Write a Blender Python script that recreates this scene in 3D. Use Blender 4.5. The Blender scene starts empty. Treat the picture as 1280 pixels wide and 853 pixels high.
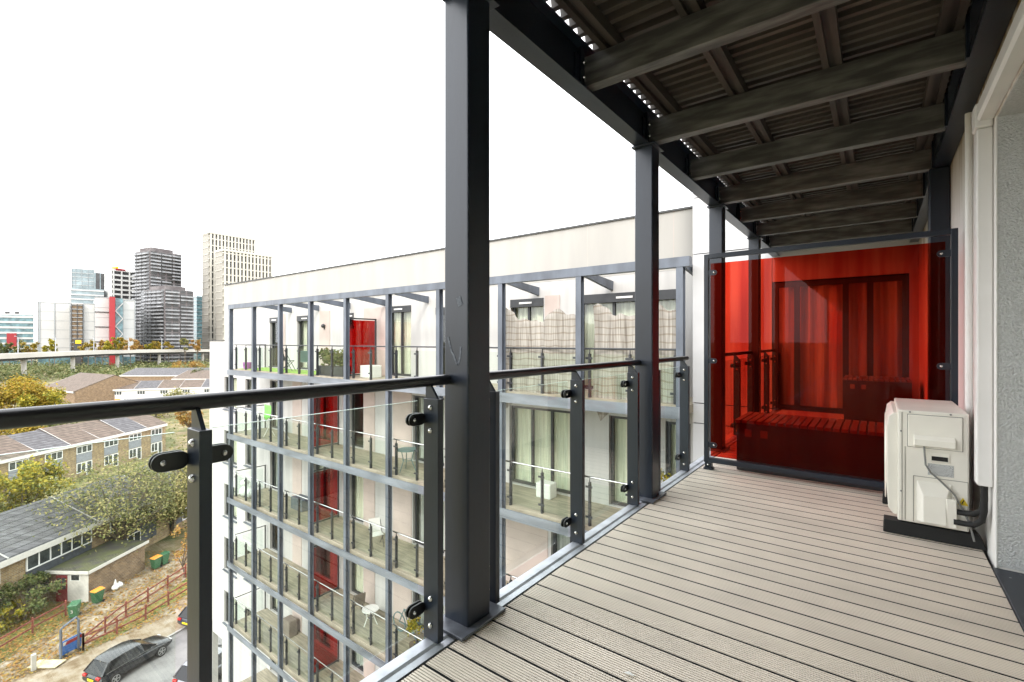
import bpy, bmesh, math, random
from mathutils import Vector, Matrix
random.seed(7)
PI = math.pi
R = math.radians
SC = bpy.context.scene
COL = SC.collection

# ------------------------------------------------------------------ camera, sky, sun, exposure
YAW = R(37.43); FPX = 597.0; CY = 426.5; EYE = 1.3
cam = bpy.data.cameras.new("camera"); cam.sensor_width = 36; cam.lens = FPX/1280*36
cam.clip_start = .02; cam.clip_end = 9000
co = bpy.data.objects.new("camera", cam); COL.objects.link(co)
co.location = (0, 0, EYE); co.rotation_euler = (PI/2, 0, YAW)
SC.camera = co

SUN_EL = R(38); SUN_DIR = Vector((.42, -.9, 0)).normalized()*math.cos(SUN_EL) + Vector((0, 0, math.sin(SUN_EL)))
w = bpy.data.worlds.new("World"); SC.world = w; w.use_nodes = True
nt = w.node_tree; nt.nodes.clear()
o_ = nt.nodes.new("ShaderNodeOutputWorld"); bg = nt.nodes.new("ShaderNodeBackground")
sky = nt.nodes.new("ShaderNodeTexSky"); sky.sky_type = 'NISHITA'; sky.sun_disc = False
sky.sun_elevation = SUN_EL; sky.sun_rotation = math.atan2(SUN_DIR.x, SUN_DIR.y); sky.dust_density = 4
mx = nt.nodes.new("ShaderNodeMix"); mx.data_type = 'RGBA'
mx.inputs[0].default_value = .86                      # closed cloud cover over the sky
nz = nt.nodes.new("ShaderNodeTexNoise"); nz.inputs['Scale'].default_value = 1.6; nz.inputs['Detail'].default_value = 4
cr = nt.nodes.new("ShaderNodeValToRGB")
cr.color_ramp.elements[0].position = .3; cr.color_ramp.elements[0].color = (11.6, 11.8, 12.1, 1)
cr.color_ramp.elements[1].position = .75; cr.color_ramp.elements[1].color = (13.4, 13.5, 13.6, 1)
nt.links.new(nz.outputs['Fac'], cr.inputs['Fac'])
nt.links.new(sky.outputs[0], mx.inputs[6]); nt.links.new(cr.outputs[0], mx.inputs[7])
nt.links.new(mx.outputs[2], bg.inputs[0]); bg.inputs[1].default_value = .1
nt.links.new(bg.outputs[0], o_.inputs[0])
sl = bpy.data.lights.new("sun", 'SUN'); sl.energy = .55; sl.angle = R(12); sl.color = (1, .95, .88)
so = bpy.data.objects.new("sun", sl); COL.objects.link(so); so.location = (20, -40, 60)
so.rotation_euler = SUN_DIR.to_track_quat('Z', 'Y').to_euler()
SC.view_settings.view_transform = 'Standard'; SC.view_settings.look = 'None'
SC.view_settings.exposure = 1.88; SC.view_settings.gamma = 1
SC.cycles.transparent_max_bounces = 24; SC.cycles.max_bounces = 8; SC.cycles.diffuse_bounces = 4
SC.cycles.caustics_reflective = False; SC.cycles.caustics_refractive = False

# ------------------------------------------------------------------ map of the place (survey points)
FW = Vector((-math.sin(YAW), math.cos(YAW), 0)); RT = Vector((math.cos(YAW), math.sin(YAW), 0))
GZ = -19.2
def at_d(px, py, d):
    p = FW*d + RT*(d*(px-640)/FPX); p.z = EYE + (CY-py)/FPX*d; return p
def at_z(px, py, z=GZ):
    return at_d(px, py, (EYE-z)*FPX/(py-CY))
def x_on(px, Y):
    t = (px-640)/FPX
    return Y*(FW.x+RT.x*t)/(FW.y+RT.y*t)

# ------------------------------------------------------------------ materials
def mat(name, col, rough=.6, metal=0, var=0., scale=6., col2=None, bump=0., bscale=None, spec=.5, stretch=None, detail=5, ramp=(.35, .65), coord='Object'):
    m = bpy.data.materials.new(name); m.use_nodes = True
    n = m.node_tree.nodes; l = m.node_tree.links
    b = n['Principled BSDF']; b.inputs['Roughness'].default_value = rough; b.inputs['Metallic'].default_value = metal
    b.inputs['Specular IOR Level'].default_value = spec
    c = (*col, 1); b.inputs['Base Color'].default_value = c
    if var or col2 or bump:
        tc = n.new('ShaderNodeTexCoord'); src = tc.outputs[coord]
        if stretch:
            mp = n.new('ShaderNodeMapping'); mp.inputs['Scale'].default_value = stretch
            l.new(src, mp.inputs[0]); src = mp.outputs[0]
    if var or col2:
        z = n.new('ShaderNodeTexNoise'); z.inputs['Scale'].default_value = scale; z.inputs['Detail'].default_value = detail
        l.new(src, z.inputs['Vector'])
        r = n.new('ShaderNodeValToRGB'); e = r.color_ramp.elements
        e[0].position, e[1].position = ramp
        if col2 is None:
            e[0].color = (*[max(0, x*(1-var)) for x in col], 1); e[1].color = (*[min(1, x*(1+var)) for x in col], 1)
        else:
            e[0].color = c; e[1].color = (*col2, 1)
        l.new(z.outputs['Fac'], r.inputs[0]); l.new(r.outputs[0], b.inputs['Base Color'])
    if bump:
        z2 = n.new('ShaderNodeTexNoise'); z2.inputs['Scale'].default_value = bscale or scale*4; z2.inputs['Detail'].default_value = 4
        l.new(src, z2.inputs['Vector'])
        bp = n.new('ShaderNodeBump'); bp.inputs['Strength'].default_value = bump; bp.inputs['Distance'].default_value = .01
        l.new(z2.outputs['Fac'], bp.inputs['Height']); l.new(bp.outputs[0], b.inputs['Normal'])
    return m

def glass_mat(name, tint, refl=.05, edge=.5, rcol=(1, 1, 1)):
    m = bpy.data.materials.new(name); m.use_nodes = True
    n = m.node_tree.nodes; l = m.node_tree.links; n.clear()
    o = n.new('ShaderNodeOutputMaterial'); t = n.new('ShaderNodeBsdfTransparent'); g = n.new('ShaderNodeBsdfGlossy')
    t.inputs[0].default_value = (*tint, 1); g.inputs['Roughness'].default_value = .0; g.inputs[0].default_value = (*rcol, 1)
    lw = n.new('ShaderNodeLayerWeight'); lw.inputs['Blend'].default_value = .5
    p = n.new('ShaderNodeMath'); p.operation = 'POWER'; p.inputs[1].default_value = 4; l.new(lw.outputs['Facing'], p.inputs[0])
    ma = n.new('ShaderNodeMath'); ma.operation = 'MULTIPLY_ADD'; ma.inputs[1].default_value = edge; ma.inputs[2].default_value = refl
    l.new(p.outputs[0], ma.inputs[0])
    x = n.new('ShaderNodeMixShader'); l.new(ma.outputs[0], x.inputs[0]); l.new(t.outputs[0], x.inputs[1]); l.new(g.outputs[0], x.inputs[2])
    l.new(x.outputs[0], o.inputs[0]); return m

def leaf_mat(name, cols, transl=.25):
    m = bpy.data.materials.new(name); m.use_nodes = True
    n = m.node_tree.nodes; l = m.node_tree.links; b = n['Principled BSDF']; b.inputs['Roughness'].default_value = .75
    b.inputs['Specular IOR Level'].default_value = .25
    g = n.new('ShaderNodeNewGeometry'); r = n.new('ShaderNodeValToRGB'); e = r.color_ramp.elements
    r.color_ramp.interpolation = 'CONSTANT' if len(cols) > 4 else 'LINEAR'
    while len(e) < len(cols): e.new(.5)
    for i, c in enumerate(cols): e[i].position = i/max(1, len(cols)-1)*.95; e[i].color = (*c, 1)
    l.new(g.outputs['Random Per Island'], r.inputs[0]); l.new(r.outputs[0], b.inputs['Base Color'])
    tr = n.new('ShaderNodeBsdfTranslucent'); l.new(r.outputs[0], tr.inputs[0])
    mxs = n.new('ShaderNodeMixShader'); mxs.inputs[0].default_value = transl
    l.new(b.outputs[0], mxs.inputs[1]); l.new(tr.outputs[0], mxs.inputs[2]); l.new(mxs.outputs[0], n['Material Output'].inputs[0])
    return m

def brick_mat(name, c1, c2, mortar, scale=1.0, bw=.225, bh=.075, rough=.9):
    """brick / tile pattern on vertical faces; uses object coords"""
    m = bpy.data.materials.new(name); m.use_nodes = True
    n = m.node_tree.nodes; l = m.node_tree.links; b = n['Principled BSDF']; b.inputs['Roughness'].default_value = rough
    tc = n.new('ShaderNodeTexCoord'); sx = n.new('ShaderNodeSeparateXYZ'); l.new(tc.outputs['Object'], sx.inputs[0])
    ad = n.new('ShaderNodeMath'); ad.operation = 'ADD'; l.new(sx.outputs[0], ad.inputs[0]); l.new(sx.outputs[1], ad.inputs[1])
    cb = n.new('ShaderNodeCombineXYZ'); l.new(ad.outputs[0], cb.inputs[0]); l.new(sx.outputs[2], cb.inputs[1])
    br = n.new('ShaderNodeTexBrick'); br.inputs['Color1'].default_value = (*c1, 1); br.inputs['Color2'].default_value = (*c2, 1)
    br.inputs['Mortar'].default_value = (*mortar, 1); br.inputs['Scale'].default_value = 1
    br.inputs['Brick Width'].default_value = bw*scale; br.inputs['Row Height'].default_value = bh*scale
    br.inputs['Mortar Size'].default_value = .012*scale
    l.new(cb.outputs[0], br.inputs['Vector'])
    z = n.new('ShaderNodeTexNoise'); z.inputs['Scale'].default_value = 1.7; z.inputs['Detail'].default_value = 6; l.new(tc.outputs['Object'], z.inputs['Vector'])
    mx = n.new('ShaderNodeMix'); mx.data_type = 'RGBA'; mx.blend_type = 'MULTIPLY'; mx.inputs[0].default_value = .6
    r = n.new('ShaderNodeValToRGB'); r.color_ramp.elements[0].position = .3; r.color_ramp.elements[0].color = (.45, .42, .4, 1); r.color_ramp.elements[1].position = .65
    l.new(z.outputs['Fac'], r.inputs[0]); l.new(br.outputs['Color'], mx.inputs[6]); l.new(r.outputs[0], mx.inputs[7])
    l.new(mx.outputs[2], b.inputs['Base Color']); return m

M = {}
M['steel'] = mat('charcoal_painted_steel', (.0125, .0185, .030), .33, var=.3, scale=3, spec=.5, bump=.04, bscale=60, stretch=(1, 1, .3))
M['plate'] = mat('grey_base_plate', (.11, .12, .14), .35, .2, var=.3, scale=12)
M['black'] = mat('black_metal', (.012, .012, .013), .35, var=.2, scale=8)
M['rail_black'] = mat('black_handrail', (.012, .012, .014), .3)
M['bolt'] = mat('stainless_steel', (.6, .6, .58), .25, 1)
M['galv'] = mat('galvanised_joist', (.085, .083, .078), .5, .3, col2=(.24, .235, .22), stretch=(.35, 2, 2), scale=9, detail=11, bump=.25, bscale=40, ramp=(.4, .75))
M['galv_light'] = mat('galvanised_channel', (.42, .44, .48), .42, .35, var=.18, scale=9, detail=8)
M['soffit'] = mat('brown_ribbed_sheet', (.085, .07, .057), .5, var=.3, scale=3, stretch=(.3, 2, 1))
M['batten'] = mat('dark_brown_batten', (.055, .044, .036), .6, var=.3, scale=5, stretch=(3, .3, 1))
M['board'] = mat('composite_board', (.70, .62, .53), .58, var=.1, scale=2.5, stretch=(.5, 1, 1), detail=8, bump=.08, bscale=120)
M['lid'] = mat('brown_bench_slats', (.2, .17, .14), .7, var=.15, scale=4)
M['gap'] = mat('dark_gap', (.012, .012, .012), .9)
M['clear'] = glass_mat('clear_glass', (.955, .985, .965), .03, .3)
M['glass_edge'] = mat('glass_edge', (.55, .72, .62), .2)
M['red_glass'] = glass_mat('red_glass', (.80, .11, .075), .008, .2, (1, .97, .95))
n = M['red_glass'].node_tree.nodes; l = M['red_glass'].node_tree.links
tcg = n.new('ShaderNodeTexCoord'); mpg = n.new('ShaderNodeMapping'); mpg.inputs['Scale'].default_value = (5, 1, .35); ng_ = n.new('ShaderNodeTexNoise'); ng_.inputs['Scale'].default_value = 1.6; ng_.inputs['Detail'].default_value = 7
rg = n.new('ShaderNodeValToRGB'); rg.color_ramp.elements[0].position = .32; rg.color_ramp.elements[0].color = (.75, .125, .08, 1); rg.color_ramp.elements[1].position = .62; rg.color_ramp.elements[1].color = (.89, .25, .16, 1)
l.new(tcg.outputs['Object'], mpg.inputs[0]); l.new(mpg.outputs[0], ng_.inputs[0]); l.new(ng_.outputs['Fac'], rg.inputs[0])
l.new(rg.outputs[0], [q for q in n if q.type == 'BSDF_TRANSPARENT'][0].inputs[0])
M['red_far'] = glass_mat('red_glass_far', (.62, .04, .03), .06, .25)
M['ac'] = mat('cream_painted_metal', (.80, .775, .70), .38, var=.05, scale=3)
M['ac_grey'] = mat('grey_sticker', (.45, .46, .46), .5, var=.5, scale=260, detail=2, ramp=(.45, .55))
M['white_pl'] = mat('white_plastic', (.74, .73, .71), .38, var=.04, scale=3)
M['rubber'] = mat('black_rubber', (.012, .012, .012), .8)
M['cable'] = mat('grey_cable', (.2, .2, .19), .5)
M['yellow'] = mat('warning_yellow', (.75, .55, .02), .5)
M['stucco'] = mat('rough_render', (.58, .585, .59), .95, var=.08, scale=70, bump=1.0, bscale=95, detail=2)
M['stucco'].node_tree.nodes['Bump'].inputs['Distance'].default_value = .014
M['sill'] = mat('anthracite_sill', (.032, .036, .045), .45, col2=(.3, .3, .32), scale=26, detail=2, ramp=(.70, .74))
M['panel_white'] = mat('white_cladding', (.53, .535, .545), .4, var=.04, scale=1.5)
M['wing'] = mat('white_render', (.455, .447, .435), .85, var=.10, scale=1.6, stretch=(1.6, 1, .14), detail=8, bump=.05, bscale=30)
M['parapet'] = mat('cream_parapet_render', (.36, .348, .325), .85, var=.06, scale=1.2, stretch=(1.2, 1, .2), bump=.05, bscale=30)
M['coping'] = mat('dark_coping', (.05, .05, .05), .5)
M['pink'] = mat('pale_pink_render', (.46, .385, .35), .85, var=.07, scale=1.5)
M['wsteel'] = mat('grey_blue_steel', (.095, .11, .137), .45, var=.25, scale=3, stretch=(1, 1, .4))
M['wbeam'] = mat('grey_edge_beam', (.145, .16, .185), .5, var=.35, scale=1.6, stretch=(.4, 1, 2))
M['wdeck'] = mat('weathered_deck', (.30, .265, .20), .75, var=.25, scale=3, stretch=(.5, 6, 1))
M['frame'] = mat('anthracite_frame', (.03, .032, .036), .45, var=.1)
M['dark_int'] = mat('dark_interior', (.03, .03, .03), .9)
M['curtain'] = mat('cream_curtain', (.62, .59, .49), .9, var=.14, scale=5, stretch=(6, 1, .2))
M['curtain_grey'] = mat('grey_curtain', (.4, .4, .38), .9, var=.15, scale=5, stretch=(6, 1, .2))
M['reed'] = mat('dry_reed', (.37, .35, .315), .9, col2=(.15, .13, .108), scale=1, detail=4, stretch=(30, 1, .8), ramp=(.36, .74))
n = M['reed'].node_tree.nodes; l = M['reed'].node_tree.links
wv = n.new('ShaderNodeTexWave'); wv.bands_direction = 'Z'; wv.inputs['Scale'].default_value = 1.9; wv.inputs['Distortion'].default_value = 2.2; wv.inputs['Detail'].default_value = 1
wv.inputs['Detail Scale'].default_value = 1.5
rw = n.new('ShaderNodeValToRGB'); rw.color_ramp.elements[0].position = .03; rw.color_ramp.elements[0].color = (.74, .68, .62, 1); rw.color_ramp.elements[1].position = .16
xm = n.new('ShaderNodeMix'); xm.data_type = 'RGBA'; xm.blend_type = 'MULTIPLY'; xm.inputs[0].default_value = 1
tcw = n.new('ShaderNodeTexCoord'); l.new(tcw.outputs['Object'], wv.inputs['Vector']); l.new(wv.outputs['Fac'], rw.inputs[0])
l.new(n['Principled BSDF'].inputs['Base Color'].links[0].from_socket, xm.inputs[6]); l.new(rw.outputs[0], xm.inputs[7]); l.new(xm.outputs[2], n['Principled BSDF'].inputs['Base Color'])
M['turf'] = mat('artificial_turf', (.22, .36, .06), .9, var=.25, scale=20)
M['purple'] = mat('purple_plastic', (.33, .08, .36), .5)
M['green_cloth'] = mat('bright_green_cloth', (.2, .62, .12), .8)
M['blue_grey'] = mat('blue_grey_metal', (.10, .17, .18), .45)
M['white_cloth'] = mat('white_sack', (.75, .75, .72), .8, var=.15, scale=9)
M['orange'] = mat('orange_plastic', (.75, .28, .04), .5)

def ground_mat(name, cols, scale, rough=.95, bump=.3):
    m = bpy.data.materials.new(name); m.use_nodes = True
    n = m.node_tree.nodes; l = m.node_tree.links; b = n['Principled BSDF']; b.inputs['Roughness'].default_value = rough
    b.inputs['Specular IOR Level'].default_value = .2
    tc = n.new('ShaderNodeTexCoord')
    z = n.new('ShaderNodeTexNoise'); z.inputs['Scale'].default_value = scale; z.inputs['Detail'].default_value = 10; z.inputs['Roughness'].default_value = .68
    l.new(tc.outputs['Object'], z.inputs['Vector'])
    r = n.new('ShaderNodeValToRGB'); e = r.color_ramp.elements
    while len(e) < len(cols): e.new(.5)
    for i, c in enumerate(cols): e[i].position = .37+.25*i/(len(cols)-1); e[i].color = (*c, 1)
    l.new(z.outputs['Fac'], r.inputs[0]); l.new(r.outputs[0], b.inputs['Base Color'])
    bp = n.new('ShaderNodeBump'); bp.inputs['Strength'].default_value = bump; bp.inputs['Distance'].default_value = .1
    l.new(z.outputs['Fac'], bp.inputs['Height']); l.new(bp.outputs[0], b.inputs['Normal']); return m
M['ground'] = ground_mat('rough_ground', [(.07, .08, .03), (.12, .12, .05), (.18, .15, .08), (.25, .2, .13)], .35)
M['path'] = ground_mat('leafy_path', [(.09, .06, .03), (.19, .14, .085), (.28, .225, .16), (.34, .295, .24)], 1.0)
M['bank'] = ground_mat('grass_bank', [(.05, .09, .02), (.13, .15, .04), (.22, .15, .06), (.10, .13, .035)], 1.6)
M['asphalt'] = ground_mat('road_asphalt', [(.17, .165, .16), (.21, .205, .2), (.235, .23, .22)], .8, bump=.05)
M['pave'] = ground_mat('pavement_slabs', [(.15, .105, .06), (.24, .19, .13), (.29, .25, .20)], .9, bump=.1)
M['kerb'] = mat('kerb_stone', (.36, .35, .33), .9, var=.15)

M['brick_y'] = brick_mat('yellow_stock_brick', (.36, .24, .10), (.18, .11, .05), (.30, .26, .19), scale=1.7)
M['brick_b'] = brick_mat('brown_brick', (.27, .17, .085), (.13, .075, .04), (.26, .21, .15), scale=1.7)
M['slate'] = brick_mat('grey_roof_tiles', (.13, .127, .132), (.085, .083, .088), (.03, .03, .03), scale=1.5, bw=.3, bh=.16)
M['tile_br'] = brick_mat('brown_roof_tiles', (.16, .12, .095), (.11, .085, .065), (.05, .04, .03), scale=1.5, bw=.3, bh=.17)
M['tile_hung'] = mat('dark_tile_cladding', (.055, .06, .068), .7, var=.2, scale=4)
M['tile_grey'] = mat('grey_tile_cladding', (.2, .21, .23), .7, var=.12, scale=3)
M['fascia'] = mat('white_board', (.58, .56, .52), .6, var=.05)
M['h_frame'] = mat('white_upvc', (.74, .73, .71), .45)
M['h_glass'] = mat('window_glass', (.05, .058, .06), .06, spec=.8, var=.5, scale=1.3)
M['red_door'] = mat('dark_red_door', (.20, .02, .025), .5)
M['felt'] = mat('mossy_felt_roof', (.055, .05, .045), .95, col2=(.085, .09, .035), scale=1.1, detail=8)
M['red_wood'] = mat('red_brown_timber', (.20, .055, .038), .8, var=.3, scale=5)
M['bin_green'] = mat('green_bin_plastic', (.035, .12, .055), .5, var=.12)
M['blue_pl'] = mat('blue_barrier_plastic', (.03, .14, .42), .5, var=.15)
M['car_black'] = mat('black_car_paint', (.012, .013, .016), .16, spec=.8)
M['car_grey'] = mat('silver_car_paint', (.22, .225, .24), .2, .6)
M['car_dark'] = mat('dark_blue_car_paint', (.025, .03, .04), .18, spec=.8)
M['car_glass'] = mat('car_glass', (.012, .013, .014), .12, spec=.35)
M['alloy'] = mat('alloy_rim', (.5, .5, .5), .3, .8)
M['lamp_red'] = mat('tail_lamp', (.4, .02, .02), .25)
M['bark'] = mat('tree_bark', (.13, .105, .075), .95, var=.3, scale=6, bump=.4)
M['concrete'] = mat('pale_concrete', (.42, .40, .36), .85, var=.1, scale=.05)
M['conc_dark'] = mat('dark_girder', (.06, .06, .06), .8)
M['tw_white'] = mat('cream_tower_cladding', (.45, .43, .375), .7, var=.05, scale=.05)
M['tw_side'] = mat('beige_tower_side', (.30, .285, .25), .7, var=.05, scale=.05)
M['tw_glass'] = mat('dark_tower_glass', (.035, .035, .035), .25, var=.4, scale=.2)
M['tw_brick'] = mat('dark_tower_brick', (.09, .078, .08), .8, col2=(.16, .145, .145), scale=.13, detail=2)
M['tw_balc'] = mat('grey_balcony_front', (.22, .225, .235), .5, var=.35, scale=.15)
M['tw_white2'] = mat('white_panel_cladding', (.47, .47, .455), .6, var=.05, scale=.05)
M['tw_seam'] = mat('grey_seam', (.28, .30, .31), .6)
M['tw_blueglass'] = mat('pale_blue_glass', (.20, .25, .265), .2, var=.3, scale=.12)
M['tw_teal'] = mat('teal_glass', (.10, .18, .20), .2, var=.4, scale=.3)
M['tw_red'] = mat('red_cladding', (.26, .011, .016), .5)
M['tw_brown'] = mat('brown_stair_mesh', (.16, .115, .07), .7, var=.4, scale=.5)
M['tw_yellow'] = mat('yellow_sign_board', (.75, .5, .02), .5)
M['leaf_yel'] = leaf_mat('yellow_leaves', [(.26, .20, .025), (.38, .27, .03), (.15, .15, .025), (.34, .19, .03)])
M['leaf_yg'] = leaf_mat('yellow_green_leaves', [(.07, .10, .015), (.28, .25, .03), (.42, .32, .03), (.16, .18, .03)])
M['leaf_gr'] = leaf_mat('green_leaves', [(.045, .07, .02), (.09, .12, .035), (.13, .15, .05), (.17, .16, .06)])
M['leaf_ol'] = leaf_mat('olive_leaves', [(.06, .075, .02), (.15, .16, .05), (.25, .235, .09), (.34, .29, .12)])
M['leaf_or'] = leaf_mat('orange_leaves', [(.30, .14, .04), (.40, .22, .06), (.24, .15, .04), (.36, .26, .06)])

# ------------------------------------------------------------------ mesh builder
WOFF = {}     # world offset of each un-rotated thing/part
class MB:
    def __init__(s): s.v = []; s.f = []; s.mi = []; s.m = 0
    def add(s, vs, fs):
        o = len(s.v); s.v += [tuple(x) for x in vs]
        for f in fs: s.f.append([i+o for i in f]); s.mi.append(s.m)
        return s
    def box(s, x0, x1, y0, y1, z0, z1):
        return s.add([(x0,y0,z0),(x1,y0,z0),(x1,y1,z0),(x0,y1,z0),(x0,y0,z1),(x1,y0,z1),(x1,y1,z1),(x0,y1,z1)],
                     [(3,2,1,0),(4,5,6,7),(0,1,5,4),(1,2,6,5),(2,3,7,6),(3,0,4,7)])
    def bar(s, a, b, wx, wz, up=(0,0,1)):
        a = Vector(a); b = Vector(b); d = (b-a).normalized(); u = Vector(up)
        if abs(d.dot(u)) > .95: u = Vector((1,0,0))
        sx = d.cross(u).normalized(); uz = sx.cross(d).normalized()
        vs = []
        for p in (a, b):
            for i, j in ((-1,-1),(1,-1),(1,1),(-1,1)): vs.append(p+sx*i*wx/2+uz*j*wz/2)
        return s.add(vs, [(0,1,2,3),(7,6,5,4),(0,4,5,1),(1,5,6,2),(2,6,7,3),(3,7,4,0)])
    def tube(s, pts, r, n=10, cap=True):
        pts = [Vector(p) for p in pts]; rs = r if isinstance(r, (list, tuple)) else [r]*len(pts)
        vs = []; fs = []; prev = None
        for i, p in enumerate(pts):
            d = (pts[min(i+1, len(pts)-1)]-pts[max(i-1, 0)]).normalized()
            u = prev if prev is not None else (Vector((0,0,1)) if abs(d.z) < .9 else Vector((1,0,0)))
            sx = d.cross(u).normalized(); uz = sx.cross(d).normalized(); prev = uz
            for k in range(n):
                a = 2*PI*k/n; vs.append(p+sx*math.cos(a)*rs[i]+uz*math.sin(a)*rs[i])
        for i in range(len(pts)-1):
            for k in range(n):
                fs.append((i*n+k, i*n+(k+1)%n, (i+1)*n+(k+1)%n, (i+1)*n+k))
        if cap: fs.append(tuple(range(n))[::-1]); fs.append(tuple(range((len(pts)-1)*n, len(pts)*n)))
        return s.add(vs, fs)
    def prism(s, poly, a, b, axis='y'):
        """poly of 2-D points extruded along axis from a to b: axis y -> (x,z), x -> (y,z), z -> (x,y)"""
        n = len(poly); vs = []
        for t in (a, b):
            for (p, q) in poly:
                vs.append((p, t, q) if axis == 'y' else (t, p, q) if axis == 'x' else (p, q, t))
        fs = [tuple(range(n)), tuple(range(2*n-1, n-1, -1))]
        for i in range(n): fs.append((i, i+n, (i+1) % n+n, (i+1) % n))
        return s.add(vs, fs)
    def sphere(s, c, r, seg=10, rings=6, sz=1):
        vs = []; fs = []
        for i in range(rings+1):
            a = PI*i/rings
            for k in range(seg):
                b = 2*PI*k/seg
                vs.append((c[0]+r*math.sin(a)*math.cos(b), c[1]+r*math.sin(a)*math.sin(b), c[2]+r*sz*math.cos(a)))
        for i in range(rings):
            for k in range(seg): fs.append((i*seg+k, (i+1)*seg+k, (i+1)*seg+(k+1)%seg, i*seg+(k+1)%seg))
        return s.add(vs, fs)
    def quad(s, a, b, c, d): return s.add([a, b, c, d], [(0,1,2,3)])
    def build(s, name, m, parent=None, local=False, bevel=0, smooth=False, recalc=True, label=None):
        me = bpy.data.meshes.new(name); vs = s.v
        o = bpy.data.objects.new(name, me)
        if parent is not None:
            if not local:
                off = WOFF[parent.name]; vs = [(x-off[0], y-off[1], z-off[2]) for x, y, z in vs]
            WOFF[o.name] = WOFF.get(parent.name, (0,0,0))
        else:
            xs = [v[0] for v in vs]; ys = [v[1] for v in vs]; zs = [v[2] for v in vs]
            off = ((min(xs)+max(xs))/2, (min(ys)+max(ys))/2, min(zs)) if not local else (0,0,0)
            vs = [(x-off[0], y-off[1], z-off[2]) for x, y, z in vs]; o.location = off; WOFF[o.name] = off
        me.from_pydata([tuple(v) for v in vs], [], s.f)
        for mm in (m if isinstance(m, (list, tuple)) else [m]): me.materials.append(mm)
        if isinstance(m, (list, tuple)): me.polygons.foreach_set('material_index', s.mi)
        if recalc:
            bm = bmesh.new(); bm.from_mesh(me); bmesh.ops.recalc_face_normals(bm, faces=bm.faces); bm.to_mesh(me); bm.free()
        if smooth:
            me.polygons.foreach_set('use_smooth', [True]*len(me.polygons))
            me.set_sharp_from_angle(angle=R(40))
        me.update(); COL.objects.link(o)
        if parent is not None: o.parent = parent
        if bevel:
            b = o.modifiers.new('bevel', 'BEVEL'); b.width = bevel; b.segments = 2; b.limit_method = 'ANGLE'; b.angle_limit = R(50)
        if label: o['label'] = label
        return o
def box(*a): return MB().box(*a)
def thing(name, label, cat, loc=(0,0,0), rot=0, group=None):
    o = bpy.data.objects.new(name, None); COL.objects.link(o); o.location = loc; o.rotation_euler = (0,0,rot)
    o.empty_display_size = .2
    WOFF[o.name] = tuple(loc); o['label'] = label; o['category'] = cat
    if group: o['group'] = group
    return o
def tag(o, label, cat, group=None):
    o['label'] = label; o['category'] = cat
    if group: o['group'] = group
    return o
def structure(o): o['kind'] = 'structure'; return o
def dup(root, loc, rot=None, label=None):
    r = root.copy(); COL.objects.link(r); r.location = loc
    if rot is not None: r.rotation_euler = (0,0,rot)
    if label: r['label'] = label
    for ch in list(root.children):
        c = ch.copy(); COL.objects.link(c); c.parent = r
        for g in list(ch.children):
            d = g.copy(); COL.objects.link(d); d.parent = c
    return r

# ================================================================== THE SETTING: GROUND, ROAD, PATHS
g = MB(); N = 48; rad = [0, 40, 90, 200, 450, 1000, 2500, 7000]
vs = [(0,0,GZ)]; fs = []
for r_ in rad[1:]:
    for k in range(N): vs.append((r_*math.cos(2*PI*k/N), r_*math.sin(2*PI*k/N), GZ))
for k in range(N): fs.append((0, 1+k, 1+(k+1)%N))
for i in range(len(rad)-2):
    for k in range(N): fs.append((1+i*N+k, 1+(i+1)*N+k, 1+(i+1)*N+(k+1)%N, 1+i*N+(k+1)%N))
g.add(vs, fs); structure(g.build('ground', M['ground'], local=True))

def sheet(name, pts, h, m):
    n = len(pts); b = MB(); vs = [(p[0], p[1], GZ+h) for p in pts]; b.add(vs, [tuple(range(n))])
    return structure(b.build(name, m))
KA = at_z(96, 866); KB = at_z(232, 786); KD = Vector((KB.x-KA.x, KB.y-KA.y, 0)).normalized(); KN = Vector((KD.y, -KD.x, 0))
if KN.x < 0: KN = -KN
p = KA-KD*60; q = KA+KD*160
sheet('road', [p, q, q+KN*7.5, p+KN*7.5], .004, M['asphalt'])
sheet('pavement', [p-KN*.15, q-KN*.15, q-KN*3.6, p-KN*3.6], .012, M['pave'])
kb = MB(); kb.bar(p-KN*.075+Vector((0,0,.06)), q-KN*.075+Vector((0,0,.06)), .15, .12); structure(kb.build('kerb', M['kerb']))
kb = MB(); kb.bar(p+KN*7.6+Vector((0,0,.06)), q+KN*7.6+Vector((0,0,.06)), .15, .12); structure(kb.build('kerb', M['kerb']))
fp = [at_z(-80, 850), at_z(60, 800), at_z(150, 745), at_z(232, 705), at_z(236, 670), at_z(170, 715), at_z(100, 760), at_z(20, 800), at_z(-90, 820)]
sheet('footpath', [at_z(x, y) for x, y in ((-120, 900), (90, 880), (103, 815), (232, 724), (240, 676), (175, 715), (112, 753), (90, 775), (0, 830))], .008, M['path'])
sheet('grass_bank', [at_z(x, y) for x, y in ((104, 812), (140, 800), (236, 742), (236, 722))], .02, M['bank'])
sheet('front_garden', [at_z(x, y) for x, y in ((-60, 850), (0, 825), (86, 774), (62, 750), (0, 770), (-60, 800))], .016, M['bank'])

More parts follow.
